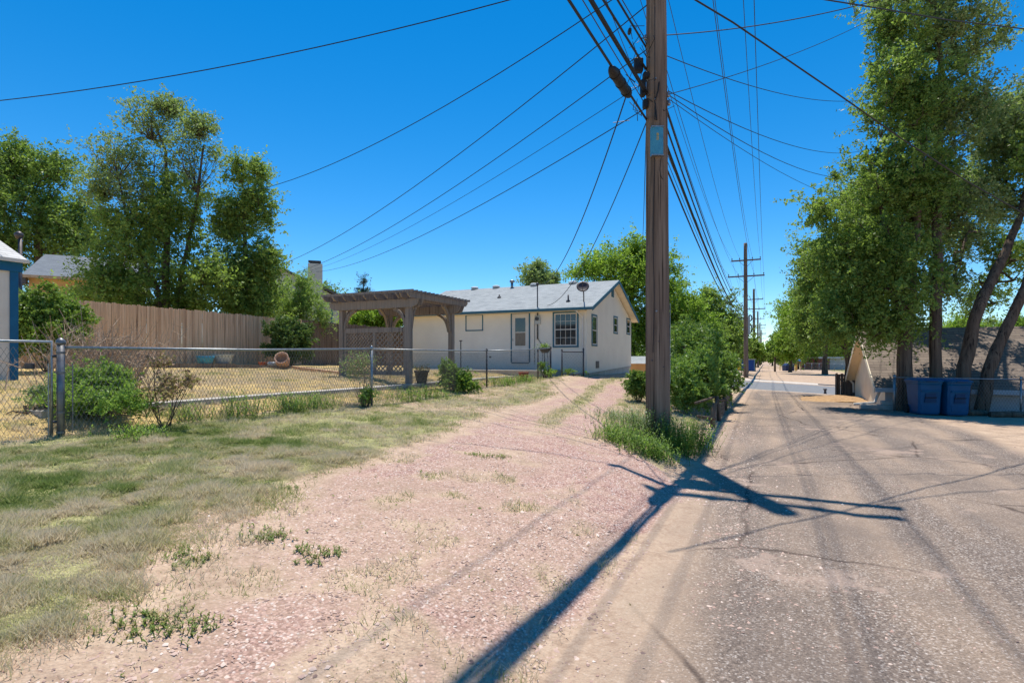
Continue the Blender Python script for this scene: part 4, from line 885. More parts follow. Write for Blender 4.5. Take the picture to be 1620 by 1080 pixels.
# power lines on the crossarms
for (half, t_, fs, lb) in ((1.25, 1.6, (-1, -.45, .45, 1), 'upper'), (1.55, 3.05, (-1, -.45, .45, 1), 'lower')):
    for f, w_ in zip(fs, ('far left', 'inner left', 'inner right', 'far right')):
        zs = [TOP[0] - t_ + .27 + .1] + [TOP[i] - t_ + .27 for i in range(6)]
        run(f'bare power line on the {w_} insulator of the {lb} crossarms', f * half * .95, -.165, zs, [.7, 1.1, .9, .9, .9, .9], .0085, 'power_line', 'power line', 'grey_cable', 'power lines on the crossarms')
# splice case on the lowest cable
q0 = W(1023, 189, 9.5); dvs = q0.x - PV
def oncable(px):
    for i in range(2000):
        u = PU0 - i * .01; z0_ = q0.z + .15 + (q0.z - q0.z - .15) * ((u - UB) / (PU0 - UB)); f = (u - UB) / (PU0 - UB); z = z0_ - 4 * .5 * f * (1 - f); x = PV + dvs - 1.2 * (1 - f)
        xc = CT * x + ST * u; D = -ST * x + CT * u
        if 810 + F * xc / D <= px: return Vector((x, u, z))
a_, b_ = oncable(996), oncable(966)
d_ = (b_ - a_).normalized(); L__ = (b_ - a_).length
rt = root('splice_case', a_, 'fat dark splice case hanging on the lowest telecom cable', 'splice case'); mb = MB()
mb.tube([a_ + Vector((0, 0, -.04)) + d_ * L__ * f for f in (0, .06, .12, .5, .88, .94, 1)], [.03, .055, .072, .076, .072, .055, .03], 14); mb.build('case_body', 'black_cable', rt, True)
for f in (.2, .5, .8): mb = MB(); mb.tube([a_ + Vector((0, 0, -.04)) + d_ * (L__ * f - .02), a_ + Vector((0, 0, -.04)) + d_ * (L__ * f + .02)], .082, 14); mb.build('band', 'rubber', rt)
# service drops and crossing wires. (start at the pole / a run, end at a house or beyond the frame)
pl = lambda py, px=1024: W(px, py, 9.5)
ends = [
 ('long sagging wire from the pole top to the far upper left', pl(-62), W(-260, 178, 13), .55, .010),
 ('wire from the pole toward the tall left tree, crossing high', pl(-38), W(330, 312, 24), .9, .010),
 ('wire from the pole to the chimney house, upper one', pl(8), W(395, 432, 33), .9, .010),
 ('wire from the pole to the chimney house, lower one', pl(78), W(420, 440, 35), .9, .009),
 ('thin wire from the pole ending right of the chimney, upper one', pl(128), W(470, 432, 36), .6, .006),
 ('thin wire from the pole ending right of the chimney, lower one', pl(170), W(500, 430, 34), .6, .009)]
for lb, a, b2_, sg, r in ends: wire(lb, a, b2_, sg, r, group='service wires from the near pole')
mast_top = W(851, 449, 24.2)
wire('service wire from the splice case down to the roof mast of the white house', a_ + d_ * .1, mast_top, .9, .011, group='service wires from the near pole')
wire('second service wire from the pole to the eave above the white door', pl(190), W(866, 483, 23.1), .75, .010, group='service wires from the near pole')
wire('wire dropping almost straight down into the bright tree behind the gable', pl(140), W(1015, 400, 38), .9, .010, group='service wires from the near pole')
for lb, a, b2_, sg, r in [
 ('wire rising right from the pole across the top of the picture', pl(56, 1052), W(1420, -8, 10), .12, .009),
 ('wire from the pole top right descending gently behind the elms', pl(88, 1053), W(1400, 150, 22), .5, .008),
 ('thin wire climbing right from the pole to the top of the elms', pl(150, 1056), W(1450, -10, 16), .25, .007),
 ('uppermost of three wires fanning right to the elms', pl(144, 1057), W(1400, 224, 26), .8, .008),
 ('middle one of three wires fanning right to the elms', pl(150, 1057), W(1400, 262, 28), 1.0, .008),
 ('lowest of three wires fanning right to the elms', pl(156, 1057), W(1400, 312, 30), .8, .006)]:
    wire(lb, a, b2_, sg, r, group='wires fanning right from the near pole')
pp = [W(x, y, D) for x, y, D in ((960, -90, 6.5), (1040, -38, 6.8), (1100, 0, 7.1), (1160, 36, 7.4), (1220, 77, 7.8), (1330, 152, 8.5), (1430, 222, 9.3), (1530, 287, 10.3), (1620, 338, 11.4), (1800, 425, 14))]
wire('thick black cable sweeping from top centre down across the elms to the right edge', None, None, 0, .012, name='overhead_cable', pts=pp)
pp = [W(x, y, D) for x, y, D in ((1180, -30, 8), (1306, 0, 8.6), (1400, 15, 9), (1500, 32, 9.6), (1620, 46, 10.4), (1800, 62, 12))]
wire('black cable crossing the upper right corner of the sky', None, None, 0, .011, name='overhead_cable', pts=pp)
# coil boxes on the second pole
p1 = poles[1]
for (px, py, s_) in ((1187, 503, .35), (1186, 520, .5)):
    q = W(px, py, 50.4); mb = MB(); pts = [q + rgt * (.42 * s_ * math.cos(t)) + Vector((0, 0, .75 * s_ * math.sin(t))) for t in np.linspace(0, 6.283, 15)]
    mb.tube(pts, .06, 6, False); mb.build('cable_coil', 'black_cable', p1)
q = W(1183, 515, 50.4); mb = MB(); mb.beam(q - Vector((0, 0, .8)), q + Vector((0, 0, .8)), .35, .2, dirc); mb.build('terminal_box', 'metal_galv', p1)

# ------------------------------------------------------------------ chain link
def link_panel(p0_, p1_, z0a, z0b, hgt, parent, pitch=.055, r=.0024, name='mesh_fabric', mat='wire_galv'):
    """two families of zigzag wires woven into diamonds between two posts"""
    a = Vector((p0_[0], p0_[1], 0)); b = Vector((p1_[0], p1_[1], 0)); L = (b - a).length; d = (b - a) / L; nrm = Vector((-d.y, d.x, 0))
    rows = int(hgt / pitch); cols = int(L / pitch) + 1; V = []; Fc = []
    def pt(s, t): s = min(max(s, 0), L); f = s / L; zz = z0a + (z0b - z0a) * f; return a + d * s + Vector((0, 0, zz + t))
    for c_ in range(-1, cols + 1):
        for r_ in range(rows):
            for dr in (0, 1):
                s0 = (c_ + (r_ % 2) * .5 + (0 if dr == 0 else 0)) * pitch; s1 = s0 + (.5 if dr == 0 else -.5) * pitch
                if max(s0, s1) <= 0 or min(s0, s1) >= L: continue
                q0_ = pt(s0, r_ * pitch) + nrm * .003; q1_ = pt(s1, (r_ + 1) * pitch) - nrm * .003
                dd = (q1_ - q0_).normalized(); sd = dd.cross(nrm).normalized() * r; nn_ = nrm * r * 1.0
                k_ = len(V); V += [q0_ + sd, q0_ - sd * .5 + nn_, q0_ - sd * .5 - nn_, q1_ + sd, q1_ - sd * .5 + nn_, q1_ - sd * .5 - nn_]
                Fc += [(k_, k_ + 1, k_ + 4, k_ + 3), (k_ + 1, k_ + 2, k_ + 5, k_ + 4), (k_ + 2, k_, k_ + 3, k_ + 5)]
    off = Vector(parent['_o']); V = np.array([tuple(x - off) for x in V]); return raw_mesh(name, V, np.array(Fc), mat, parent)
def fpost(rt, p, z0, h, r, mat='metal_galv', cap=True, bands=0, name='post'):
    mb = MB(); mb.tube([(p[0], p[1], z0 - .15), (p[0], p[1], z0 + h)], r, 12)
    ob = mb.build(name, mat, rt, True)
    if cap:
        mb = MB(); mb.lathe([(r * 1.25, -.02), (r * 1.3, 0), (r * 1.15, .03), (r * .6, .055), (.003, .065)], (p[0], p[1], z0 + h), 12); mb.build('post_cap', mat, ob if False else rt, True)
    for q in range(bands):
        zz = z0 + h * (.1 + .8 * q / max(1, bands - 1)); mb = MB(); mb.tube([(p[0], p[1], zz - .013), (p[0], p[1], zz + .013)], r * 1.15, 12); mb.build('tension_band', mat, rt)
FP = []
for px, D in ((96, 6.9), (588, 11.4), (770, 17.2), (871, 21.0)):
    q = W(px, 0, D); FP.append((q.x, q.y))
fr = root('chain_link_fence', (FP[0][0], FP[0][1], gz(*FP[0])), 'chain link fence running from the gate post back to the white house', 'fence')
hts = [1.16, 1.16, 1.14, 1.14]; FZ = [.54, .60, .67, .82]
for i, p in enumerate(FP):
    if i: fpost(fr, p, FZ[i], hts[i], .027 if i < 3 else .035, 'metal_galv' if i < 2 else 'metal_dark')
for i in range(3):
    a, b = FP[i], FP[i + 1]; za, zb = FZ[i], FZ[i + 1]
    mb = MB(); mb.tube([(a[0], a[1], za + hts[i] - .01), ((a[0] + b[0]) / 2, (a[1] + b[1]) / 2, (za + zb) / 2 + hts[i] - .035), (b[0], b[1], zb + hts[i + 1] - .01)], .019, 8); mb.build('top_rail', 'metal_galv', fr, True)
    link_panel(a, b, za + .03, zb + .03, 1.10, fr, r=.0026 if i == 0 else .0030, pitch=.055 if i == 0 else .065)
# gate post is the gate's
gp = FP[0]; rt = root('gate_post', (gp[0], gp[1], gz(*gp)), 'thick grey steel gate post at the left end of the chain link fence', 'post')
fpost(rt, gp, FZ[0] - .05, 1.26, .042, 'metal_post', True, 5)
for dy in (-.12, .14):
    mb = MB(); mb.tube([(gp[0] - .02, gp[1] + dy, FZ[0] + .05), (gp[0] - .02, gp[1] + dy, FZ[0] + .95)], .008, 6); mb.build('tension_bar', 'metal_galv', rt)
gq = W(0, 0, 6.55); ge = Vector((gp[0], gp[1], 0)); gd = (Vector((gq.x, gq.y, 0)) - ge); gL = gd.length; gd /= gL; g0 = ge + gd * .09; g1 = ge + gd * 1.9
rt = root('chain_link_gate', (g0.x, g0.y, .55), 'chain link gate at the far left with a small dark latch plate', 'gate')
zt_, zl, zr = 1.76, .57, .42
mb = MB(); mb.tube([(g0.x, g0.y, zl), (g0.x, g0.y, zt_), (g1.x, g1.y, zt_ + .01), (g1.x, g1.y, zr), (g0.x, g0.y, zl)], .021, 8); mb.build('gate_frame', 'metal_galv', rt, True)
link_panel((g0.x, g0.y), (g1.x, g1.y), zl, zr, 1.2, rt)
for zz in (.75, 1.58):
    mb = MB(); mb.tube([(gp[0], gp[1], zz), (g0.x, g0.y, zz)], .018, 8); mb.build('hinge', 'metal_dark', rt)
q = W(47, 579, 6.72); mb = MB(); mb.beam(q - rgt * .05, q + rgt * .05, .05, .075, (0, 0, 1)); ob = mb.build('latch_plate', 'metal_dark', rt, False, .008)
# small gate by the house corner
ga, gb, gc = W(851, 0, 20.9), W(889, 0, 21.6), W(923, 0, 22.1)
rt = root('chain_link_gate', (gb.x, gb.y, .9), 'small chain link gate frame beside the house corner', 'gate')
for q, hh_ in ((ga, 1.1), (gb, 1.05), (gc, 1.1)): fpost(rt, (q.x, q.y), gz(q.x, q.y), hh_ , .028, 'metal_dark')
mb = MB(); z1 = gz(gb.x, gb.y) + 1.0; z2 = gz(gc.x, gc.y) + 1.0; mb.tube([(gb.x, gb.y, z1), (gc.x, gc.y, z2)], .02, 8); mb.build('top_rail', 'metal_dark', rt)
link_panel((gb.x, gb.y), (gc.x, gc.y), z1 - 1.0, z2 - 1.0, 1.0, rt, r=.003, pitch=.07)
# ------------------------------------------------------------------ right hand chain link fence, log edging, carts
fa = W(1415, 0, 16.8)
rt = root('chain_link_fence', (fa.x, fa.y, gz(fa.x, fa.y)), 'low chain link fence behind the blue carts in front of the brown roof', 'fence')
xs = [fa.x, fa.x + 3.0, fa.x + 6.0, fa.x + 9.0, fa.x + 12]
for i, x in enumerate(xs):
    fpost(rt, (x, fa.y), gz(x, 19.9), 1.06, .038 if i == 0 else .025, 'metal_galv')
    if i < 4:
        mb = MB(); mb.tube([(x, fa.y, gz(x, 19.9) + 1.04), (xs[i + 1], fa.y, gz(xs[i + 1], 19.9) + 1.04)], .018, 8); mb.build('top_rail', 'metal_galv', rt, True)
        link_panel((x, fa.y), (xs[i + 1], fa.y), gz(x, 19.9), gz(xs[i + 1], 19.9), 1.0, rt, r=.003, pitch=.07)
for k2, (px0, px1, D) in enumerate([(1500, 1560, 15.7), (1566, 1640, 15.2)]):
    a, b = W(px0, 0, D), W(px1, 0, D - .2); za = gz(a.x, a.y) + .06
    mb = MB(); mb.tube([(a.x, a.y, za), ((a.x + b.x) / 2, (a.y + b.y) / 2, za + .02), (b.x, b.y, za)], [.09, .10, .085], 9)
    tag(mb.build('landscape_timber', 'bark_light', None, True), ['weathered log at the fence foot right of the carts', 'second weathered log at the right edge of the picture'][k2], 'log', 'logs at the fence foot')
# ------------------------------------------------------------------ wheeled carts
def make_cart(px, D, label, rz):
    q = G(px, D); rt = local('wheeled_cart', (q.x, q.y, q.z + .005), label, 'trash cart', 'blue wheeled carts', rz)
    def ring(z, w_, d0, d1, c_=.05): return [(-w_ / 2 + c_, d0, z), (w_ / 2 - c_, d0, z), (w_ / 2, d0 + c_, z), (w_ / 2, d1 - c_, z), (w_ / 2 - c_, d1, z), (-w_ / 2 + c_, d1, z), (-w_ / 2, d1 - c_, z), (-w_ / 2, d0 + c_, z)]
    lv = [ring(.02, .53, -.31, .26), ring(.08, .56, -.33, .28), ring(.45, .585, -.35, .32), ring(.86, .61, -.39, .36), ring(.90, .645, -.41, .38), ring(.94, .645, -.41, .38)]
    mb = MB(); b = 0
    for r_ in lv: mb.v += r_
    for i in range(len(lv) - 1):
        for j in range(8): j2 = (j + 1) % 8; mb.f.append((i * 8 + j, i * 8 + j2, (i + 1) * 8 + j2, (i + 1) * 8 + j))
    mb.f.append(tuple(range(8))[::-1]); mb.f.append(tuple(40 + j for j in range(8)))
    mb.build('cart_body', 'cart_blue', rt)
    mb = MB(); lid = [ring(.945, .67, -.44, .42), ring(.985, .68, -.45, .42), ring(1.03, .60, -.33, .34, .08), ring(1.045, .4, -.2, .24, .08)]
    for r_ in lid: mb.v += r_
    for i in range(3):
        for j in range(8): j2 = (j + 1) % 8; mb.f.append((i * 8 + j, i * 8 + j2, (i + 1) * 8 + j2, (i + 1) * 8 + j))
    mb.f.append(tuple(range(8))[::-1]); mb.f.append(tuple(24 + j for j in range(8))); lidob = mb.build('lid', 'cart_blue', rt)
    mb = MB(); mb.beam((-.14, -.46, .97), (.14, -.46, .97), .03, .03); mb.build('lid_grip', 'cart_dark', lidob)
    # recessed lift panel with the bar (front)
    mb = MB(); mb.prism([(-.15, -.372, .36), (.15, -.372, .36), (.12, -.392, .62), (-.12, -.392, .62)], (0, .03, 0)); mb.build('lift_pocket', 'cart_dark', rt)
    mb = MB(); mb.tube([(-.15, -.385, .50), (.15, -.385, .50)], .014, 8); mb.build('lift_bar', 'rubber', rt)
    mb = MB(); mb.prism([(-.24, -.405, .66), (.24, -.405, .66), (.25, -.42, .72), (-.25, -.42, .72)], (0, .05, 0)); mb.build('front_rib', 'cart_blue', rt); mb = MB(); mb.prism([(-.2, -.345, .12), (.2, -.345, .12), (.21, -.358, .3), (-.21, -.358, .3)], (0, .03, 0)); mb.build('front_rib', 'cart_blue', rt)
    for s in (-1, 1):
        mb = MB(); mb.tube([(s * .27, .30, .13), (s * .34, .30, .13)], .13, 16); mb.build('wheel', 'rubber', rt)
    mb = MB(); mb.tube([(-.27, .40, .93), (-.27, .47, .99), (.27, .47, .99), (.27, .40, .93)], .018, 8); mb.build('handle', 'cart_dark', rt)
    return rt
make_cart(1461, 15.9, 'blue wheeled cart on the left, beside the fence end post', R(14)); make_cart(1504, 15.7, 'blue wheeled cart on the right, under the leaning trunks', R(20))

# ------------------------------------------------------------------ white house (local frame: corner at 0,0; x to the left is negative, y back)
hr = local('white_house', (HX, HY, HB), 'single storey white stucco house with grey shingle roof and teal trim', 'house')
WL, WD, EV = 9.3, 8.4, 2.62       # facade length, depth, wall height at eaves
RZ = 4.42; RY = WD / 2
fz = -.55
mb = MB()   # walls as a closed pentagonal prism shell
mb.prism([(0, 0, -.1), (0, WD, .12), (0, WD, EV + .05), (0, RY, RZ - .18), (0, 0, EV)], (-WL, 0, 0)); mb.build('wall', 'stucco', hr)
mb = MB(); mb.box(-WL + .03, .03, -1.2, -.03, WD - .03, .15); mb.build('foundation', 'foundation', hr)
mb = MB(); mb.beam((.012, -.005, -.1), (.012, WD, .12), .03, .035); mb.build('base_trim', 'concrete', hr)
OH = .35; ov = .38; sl = (RZ - 2.72) / (RY + ov)
def roofz(y): return RZ - abs(y - RY) * sl
mb = MB(); th = .10
mb.prism([(OH, -ov, roofz(-ov)), (OH, RY, RZ), (OH, RY, RZ - th), (OH, -ov, roofz(-ov) - th)], (-WL - 2 * OH, 0, 0)); mb.prism([(OH, RY + .001, RZ), (OH, WD + ov, roofz(WD + ov)), (OH, WD + ov, roofz(WD + ov) - th), (OH, RY + .001, RZ - th)], (-WL - 2 * OH, 0, 0))
rf = mb.build('roof', 'shingle_grey', hr)
mb = MB(); mb.box(-WL - OH, -ov - .12, 2.60, OH + .03, -ov - .005, 2.715); mb.build('gutter', 'trim_teal', hr, False, .012)
for (ya, yb) in ((-ov, RY), (RY, WD + ov)):
    mb = MB(); a = Vector((OH + .015, ya, roofz(ya) - .085)); b2_ = Vector((OH + .015, yb, roofz(yb) - .085)); mb.beam(a, b2_, .028, .16); mb.build('rake_board', 'trim_teal', hr)
mb = MB()
for (ya, yb) in ((-ov, RY), (RY, WD + ov)): mb.prism([(OH - .002, ya, roofz(ya) - .103), (OH - .002, yb, roofz(yb) - .103), (OH - .002, yb, roofz(yb) - .118), (OH - .002, ya, roofz(ya) - .118)], (-OH - .02, 0, 0))
mb.box(-WL - OH, -ov, 2.585, 0.0, .0, 2.60); mb.build('soffit', 'cream_wall', hr)
def hx(px):  # photo column on the facade plane y=0 -> local x
    # ray: X/D ratio ; facade points (HX+x, HY)
    k = (px - 810) / F; # xc = CT*X+ST*Y ; D = -ST*X+CT*Y ; xc = k D
    return (HY * (k * CT - ST)) / (CT + k * ST) - HX
def hzv(px, py, y=0):
    x = hx(px); X, Y = HX + x, HY + y; D = -ST * X + CT * Y; return H - (py - HZ) * D / F - HB
def gy(px):  # photo column on the gable plane x=0 -> local y
    k = (px - 810) / F; X = HX; return X * (CT + k * ST) / (k * CT - ST) - HY
def gzv(px, py):
    Y = HY + gy(px); D = -ST * HX + CT * Y; return H - (py - HZ) * D / F - HB
# grid window on the facade
x0, x1, zt, zb = hx(877), hx(913), hzv(895, 495), hzv(895, 547)
mb = MB(); t = .07
mb.box(x0 - t, -.03, zb - t, x0, 0, zt + t).box(x1, -.03, zb - t, x1 + t, 0, zt + t).box(x0, -.03, zt, x1, 0, zt + t).box(x0, -.03, zb - t, x1, 0, zb); wn = mb.build('window', 'trim_teal', hr)
mb = MB(); f = .055
mb.box(x0, -.02, zb, x0 + f, .0, zt).box(x1 - f, -.02, zb, x1, .0, zt).box(x0 + f, -.02, zt - f, x1 - f, .0, zt).box(x0 + f, -.02, zb, x1 - f, .0, zb + f).box(x0 + f, -.018, (zb + zt) / 2 - .02, x1 - f, .0, (zb + zt) / 2 + .02)
for k in (1, 2, 3): xx = x0 + f + (x1 - x0 - 2 * f) * k / 4; mb.box(xx - .008, -.012, zb + f, xx + .008, .0, (zb + zt) / 2 - .02).box(xx - .008, -.012, (zb + zt) / 2 + .02, xx + .008, 0, zt - f)
for k in (1, 3): zz = zb + (zt - zb) * k / 4; mb.box(x0 + f, -.0105, zz - .008, x1 - f, -.001, zz + .008)
mb.build('window_frame', 'white_paint', wn)
mb = MB(); mb.box(x0 + .01, -.006, zb + .01, x1 - .01, -.002, zt - .01); mb.build('pane', 'window_glass', wn)
# storm door
x0, x1, zt, zb = hx(810), hx(837), hzv(823, 496), hzv(823, 573)
mb = MB(); t = .055; mb.box(x0 - t, -.03, zb, x0, 0, zt + t).box(x1, -.03, zb, x1 + t, 0, zt + t).box(x0, -.03, zt, x1, 0, zt + t).box(x0, -.05, zb - .05, x1, 0, zb); dr = mb.build('door', 'trim_teal', hr)
mb = MB(); wx0, wx1, wz0, wz1 = x0 + (x1 - x0) * .2, x0 + (x1 - x0) * .8, zb + (zt - zb) * .34, zt - .2
mb.box(x0 + .01, -.022, zb + .01, wx0, 0, zt - .01).box(wx1, -.022, zb + .01, x1 - .01, 0, zt - .01).box(wx0, -.022, zb + .01, wx1, 0, wz0).box(wx0, -.022, wz1, wx1, 0, zt - .01).box(wx0, -.02, wz0 + (wz1 - wz0) * .47, wx1, 0, wz0 + (wz1 - wz0) * .5)
mb.build('door_leaf', 'white_paint', dr)
mb = MB(); mb.box(wx0, -.008, wz0 + (wz1 - wz0) * .5, wx1, -.002, wz1); mb.build('pane', 'window_glass', dr)
mb = MB(); mb.box(wx0, -.008, wz0, wx1, -.002, wz0 + (wz1 - wz0) * .47); mb.build('screen', 'curtain', dr)
mb = MB(); mb.tube([(x0 + .07, -.02, zb + .98), (x0 + .07, -.06, zb + .98), (x0 + .07, -.06, zb + 1.08)], .012, 6); mb.build('handle', 'metal_dark', dr)
# blank framed panel
x0, x1, zt, zb = hx(738), hx(763), hzv(750, 499), hzv(750, 522)
mb = MB(); t = .045; mb.box(x0 - t, -.025, zb - t, x0, 0, zt + t).box(x1, -.025, zb - t, x1 + t, 0, zt + t).box(x0, -.025, zt, x1, 0, zt + t).box(x0, -.025, zb - t, x1, 0, zb); mb.build('blank_panel_frame', 'trim_teal', hr)
# windows on the gable side
for (p0_, p1_, t0_, b0_) in ((936.5, 943.5, 500, 545), (971, 976.2, 502.5, 526), (991.5, 996, 505.5, 527.5)):
    y0, y1 = gy(p0_), gy(p1_); zt, zb = gzv((p0_ + p1_) / 2, t0_), gzv((p0_ + p1_) / 2, b0_); t = .07
    mb = MB(); mb.box(0, y0 - t, zb - t, .03, y0, zt + t).box(0, y1, zb - t, .03, y1 + t, zt + t).box(0, y0, zt, .03, y1, zt + t).box(0, y0, zb - t, .03, y1, zb); wn = mb.build('window', 'trim_teal', hr)
    mb = MB(); f = .045; mb.box(0, y0, zb, .02, y0 + f, zt).box(0, y1 - f, zb, .02, y1, zt).box(0, y0 + f, zt - f, .02, y1 - f, zt).box(0, y0 + f, zb, .02, y1 - f, zb + f).box(0, y0 + f, (zb + zt) / 2 - .02, .018, y1 - f, (zb + zt) / 2 + .02); mb.build('window_frame', 'white_paint', wn)
    mb = MB(); mb.box(.002, y0 + .01, zb + .01, .006, y1 - .01, zt - .01); mb.build('pane', 'window_glass', wn)
y0, y1, zt, zb = gy(967.2), gy(970.5), gzv(969, 456), gzv(969, 470)
mb = MB(); mb.box(0, y0, zb, .025, y1, zt)
for k in range(6): zz = zb + (zt - zb) * (k + .5) / 6; mb.box(.025, y0 + .02, zz - .02, .04, y1 - .02, zz + .008)
mb.build('gable_vent', 'trim_teal', hr)
y0, y1, zt, zb = gy(942.5), gy(947), gzv(945, 571), gzv(945, 582); mb = MB(); mb.box(0, y0, zb, .03, y1, zt); mb.build('foundation_vent', 'metal_dark', hr)
# corner board, downspout, meter, conduit
mb = MB(); x = hx(922.5); mb.beam((x, -.05, -.05), (x, -.05, 2.35), .06, .05, (0, 1, 0)).beam((x, -.05, 2.35), (hx(915), -ov - .05, 2.6), .06, .05, (0, 1, 0)); mb.build('downspout', 'white_paint', hr)
xm = hx(851); mb = MB(); mb.tube([(xm, -.05, 1.4), (xm, -.05, 2.0), (xm, -.05, 2.62), (xm, -.06, hzv(851, 450))], .028, 8); mb.build('service_mast', 'metal_dark', hr, True)
mb = MB(); zc = hzv(851, 450); mb.lathe([(.05, -.06), (.07, -.02), (.06, .05), (.02, .08)], (xm, -.06, zc), 10); mb.build('weatherhead', 'metal_dark', hr, True)
mb = MB(); zc = hzv(851, 505); mb.box(xm - .13, -.09, zc - .22, xm + .13, -.002, zc + .16); mt = mb.build('meter_box', 'grey_wall', hr, False, .01)
mb = MB(); mb.tube([(xm, -.09, zc + .02), (xm, -.16, zc + .02)], .085, 16); mb.build('meter', 'metal_dark', mt)
mb = MB(); mb.tube([(xm - .03, -.02, zc - .2), (xm - .03, -.02, zc - .8), (xm + .3, -.02, zc - 1.3), (xm + .35, -.02, .2)], .012, 6); mb.tube([(hx(846), -.02, 2.3), (hx(846), -.02, .3)], .01, 6); mb.build('wall_cable', 'grey_cable', hr)
mb = MB(); mb.tube([(hx(776), -.06, .62), (hx(776), 0, .62)], .04, 8); mb.build('tap', 'metal_dark', hr)
# roof fittings
def rp(px, py):   # point on the front roof slope seen at the photo pixel
    lo, hi = -ov, RY
    for _ in range(40):
        y = (lo + hi) / 2; k = (px - 810) / F; Y = HY + y; X = Y * (k * CT - ST) / (CT + k * ST); D = -ST * X + CT * Y; z = HB + roofz(y); py2 = HZ - (z - H) * F / D
        if py2 > py: lo = y
        else: hi = y
    return Vector((X - HX, y, roofz(y)))
for px in (751, 785, 845, 906):
    q = rp(px, 457.0 - (px - 751) * .055); mb = MB(); mb.lathe([(.17, 0), (.17, .05), (.22, .06), (.22, .10), (.15, .15), (.02, .17)], q - Vector((0, 0, .03)), 14); mb.build('roof_vent', 'white_roof', rf, True)
q = rp(810, 455); mb = MB(); mb.tube([q - Vector((0, 0, .1)), q + Vector((0, 0, .27))], .07, 12); mb.lathe([(.09, 0), (.13, .03), (.13, .10), (.1, .13), (.02, .15)], q + Vector((0, 0, .27)), 12); mb.build('flue_pipe', 'metal_galv', rf, True)
for px, py, h_ in ((790, 471, .16), (899, 477, .3)):
    q = rp(px, py); mb = MB(); mb.tube([q - Vector((0, 0, .1)), q + Vector((0, 0, h_))], .035, 10); mb.lathe([(.11, -.02), (.10, .03), (.04, .09)], q, 10); mb.build('vent_pipe', 'metal_dark', rf, True)
# satellite dish, mounted on the roof edge
q = rp(923.5, 477); qw = q + Vector((HX, HY, HB)); rt = root('satellite_dish', qw, 'dark grey satellite dish on the front corner of the house roof', 'satellite dish')
c = W(922, 453, 22.9); mb = MB(); mb.tube([qw, qw + Vector((0, 0, .28)), c + Vector((0, .08, -.1))], .025, 8); mb.build('mast', 'metal_dark', rt, True)
til = Vector((.25, -.85, .45)).normalized().to_track_quat('Z', 'Y').to_matrix()
mb = MB(); mb.lathe([(.005, -.05), (.12, -.043), (.2, -.025), (.262, 0), (.266, .004), (.2, -.015), (.12, -.033), (.005, -.04)], c, 24, til); mb.build('reflector', 'dish', rt, True)
mb = MB(); e = c + til @ Vector((0, -.02, .32)); mb.tube([c + til @ Vector((0, -.24, 0)), e], .012, 6); mb.lathe([(.03, -.05), (.035, 0), (.02, .05)], e, 10, til); mb.build('feed_arm', 'metal_dark', rt)
for (px, py, wx, lb, m1) in ((828.5, 597, .20, 'terracotta pot standing on the ground in front of the white door', 'terracotta'),):
    p = G(px, 19.6); rt = root('flower_pot', p, lb, 'pot'); mb = MB(); mb.lathe([(.12, 0), (.17, .27), (.19, .28), (.19, .34), (.165, .34), (.15, .28), (.02, .26)], p, 18); mb.build('pot_body', m1, rt, True)
    mb = MB(); mb.lathe([(.02, 0), (.16, .01), (.02, .02)], p + Vector((0, 0, .27)), 14); mb.build('soil', 'rubber', rt)
# hanging plant basket on a stand, shepherd hook
p = W(862, 0, 21.2); z = gz(p.x, p.y); rt = root('plant_stand', (p.x, p.y, z), 'wire plant stand with a dark basket near the gate', 'plant stand')
zt = H - (550 - HZ) * 21.2 / F; mb = MB(); mb.lathe([(.12, -.2), (.24, -.04), (.26, 0), (.2, -.02), (.05, -.04)], (p.x, p.y, zt), 14); mb.build('basket', 'dark_pot', rt, True)
mb = MB()
for k in range(3): a = k * 2.1; mb.tube([(p.x + .1 * math.cos(a), p.y + .1 * math.sin(a), zt - .18), (p.x + .2 * math.cos(a), p.y + .2 * math.sin(a), z)], .01, 5)
mb.build('leg', 'metal_dark', rt)
V, Fc, T = leaves(14, rng.normal(size=(14, 3)) * np.array([.12, .12, .03]) + np.array([0, 0, zt - z + .05]), .07, 20, .06, .4); raw_mesh('foliage', V, Fc, 'leaf_dark', rt, T)
p = W(729, 0, 18.5); z = gz(p.x, p.y); zt = H - (538 - HZ) * 18.5 / F; mb = MB(); mb.tube([(p.x, p.y, z - .1), (p.x, p.y, zt)], .018, 6); mb.tube([(p.x - .05, p.y, zt - .02), (p.x + .05, p.y, zt - .02)], .02, 6)
tag(mb.build('garden_stake', 'metal_dark'), 'thin dark stake standing in the yard right of the pergola', 'stake')
# ------------------------------------------------------------------ pergola
A = W(647, 0, 15.5); pgz = .93; PW_, PD_ = 2.45, 2.3
pr = local('pergola', (A.x, A.y, pgz), 'dark taupe wooden pergola with lattice side panels in the back yard', 'pergola')
ht = 2.33
for (x, y) in ((0, 0), (-PW_, 0), (0, PD_), (-PW_, PD_)):
    mb = MB(); mb.box(x - .078, y - .078, -.3, x + .078, y + .078, ht); mb.build('post', 'pergola', pr, False, .008)
for y in (0, PD_):
    for s in (-1, 1):
        yy = y + s * .115; mb = MB(); mb.prism([(-PW_ - .42, yy - .019, ht - .02), (-PW_ - .34, yy - .019, ht - .20), (-PW_ - .2, yy - .019, ht - .26), (.2, yy - .019, ht - .26), (.34, yy - .019, ht - .20), (.42, yy - .019, ht - .02)], (0, .038, 0)); mb.build('beam', 'pergola', pr)
for x in (0, -PW_):
    mb = MB(); mb.prism([(x - .022, -.45, ht + .13), (x - .022, -.36, ht + .0), (x - .022, -.1, ht - .017), (x - .022, PD_ + .1, ht - .017), (x - .022, PD_ + .36, ht + 0), (x - .022, PD_ + .45, ht + .13)], (.044, 0, 0)); mb.build('side_beam', 'pergola', pr)
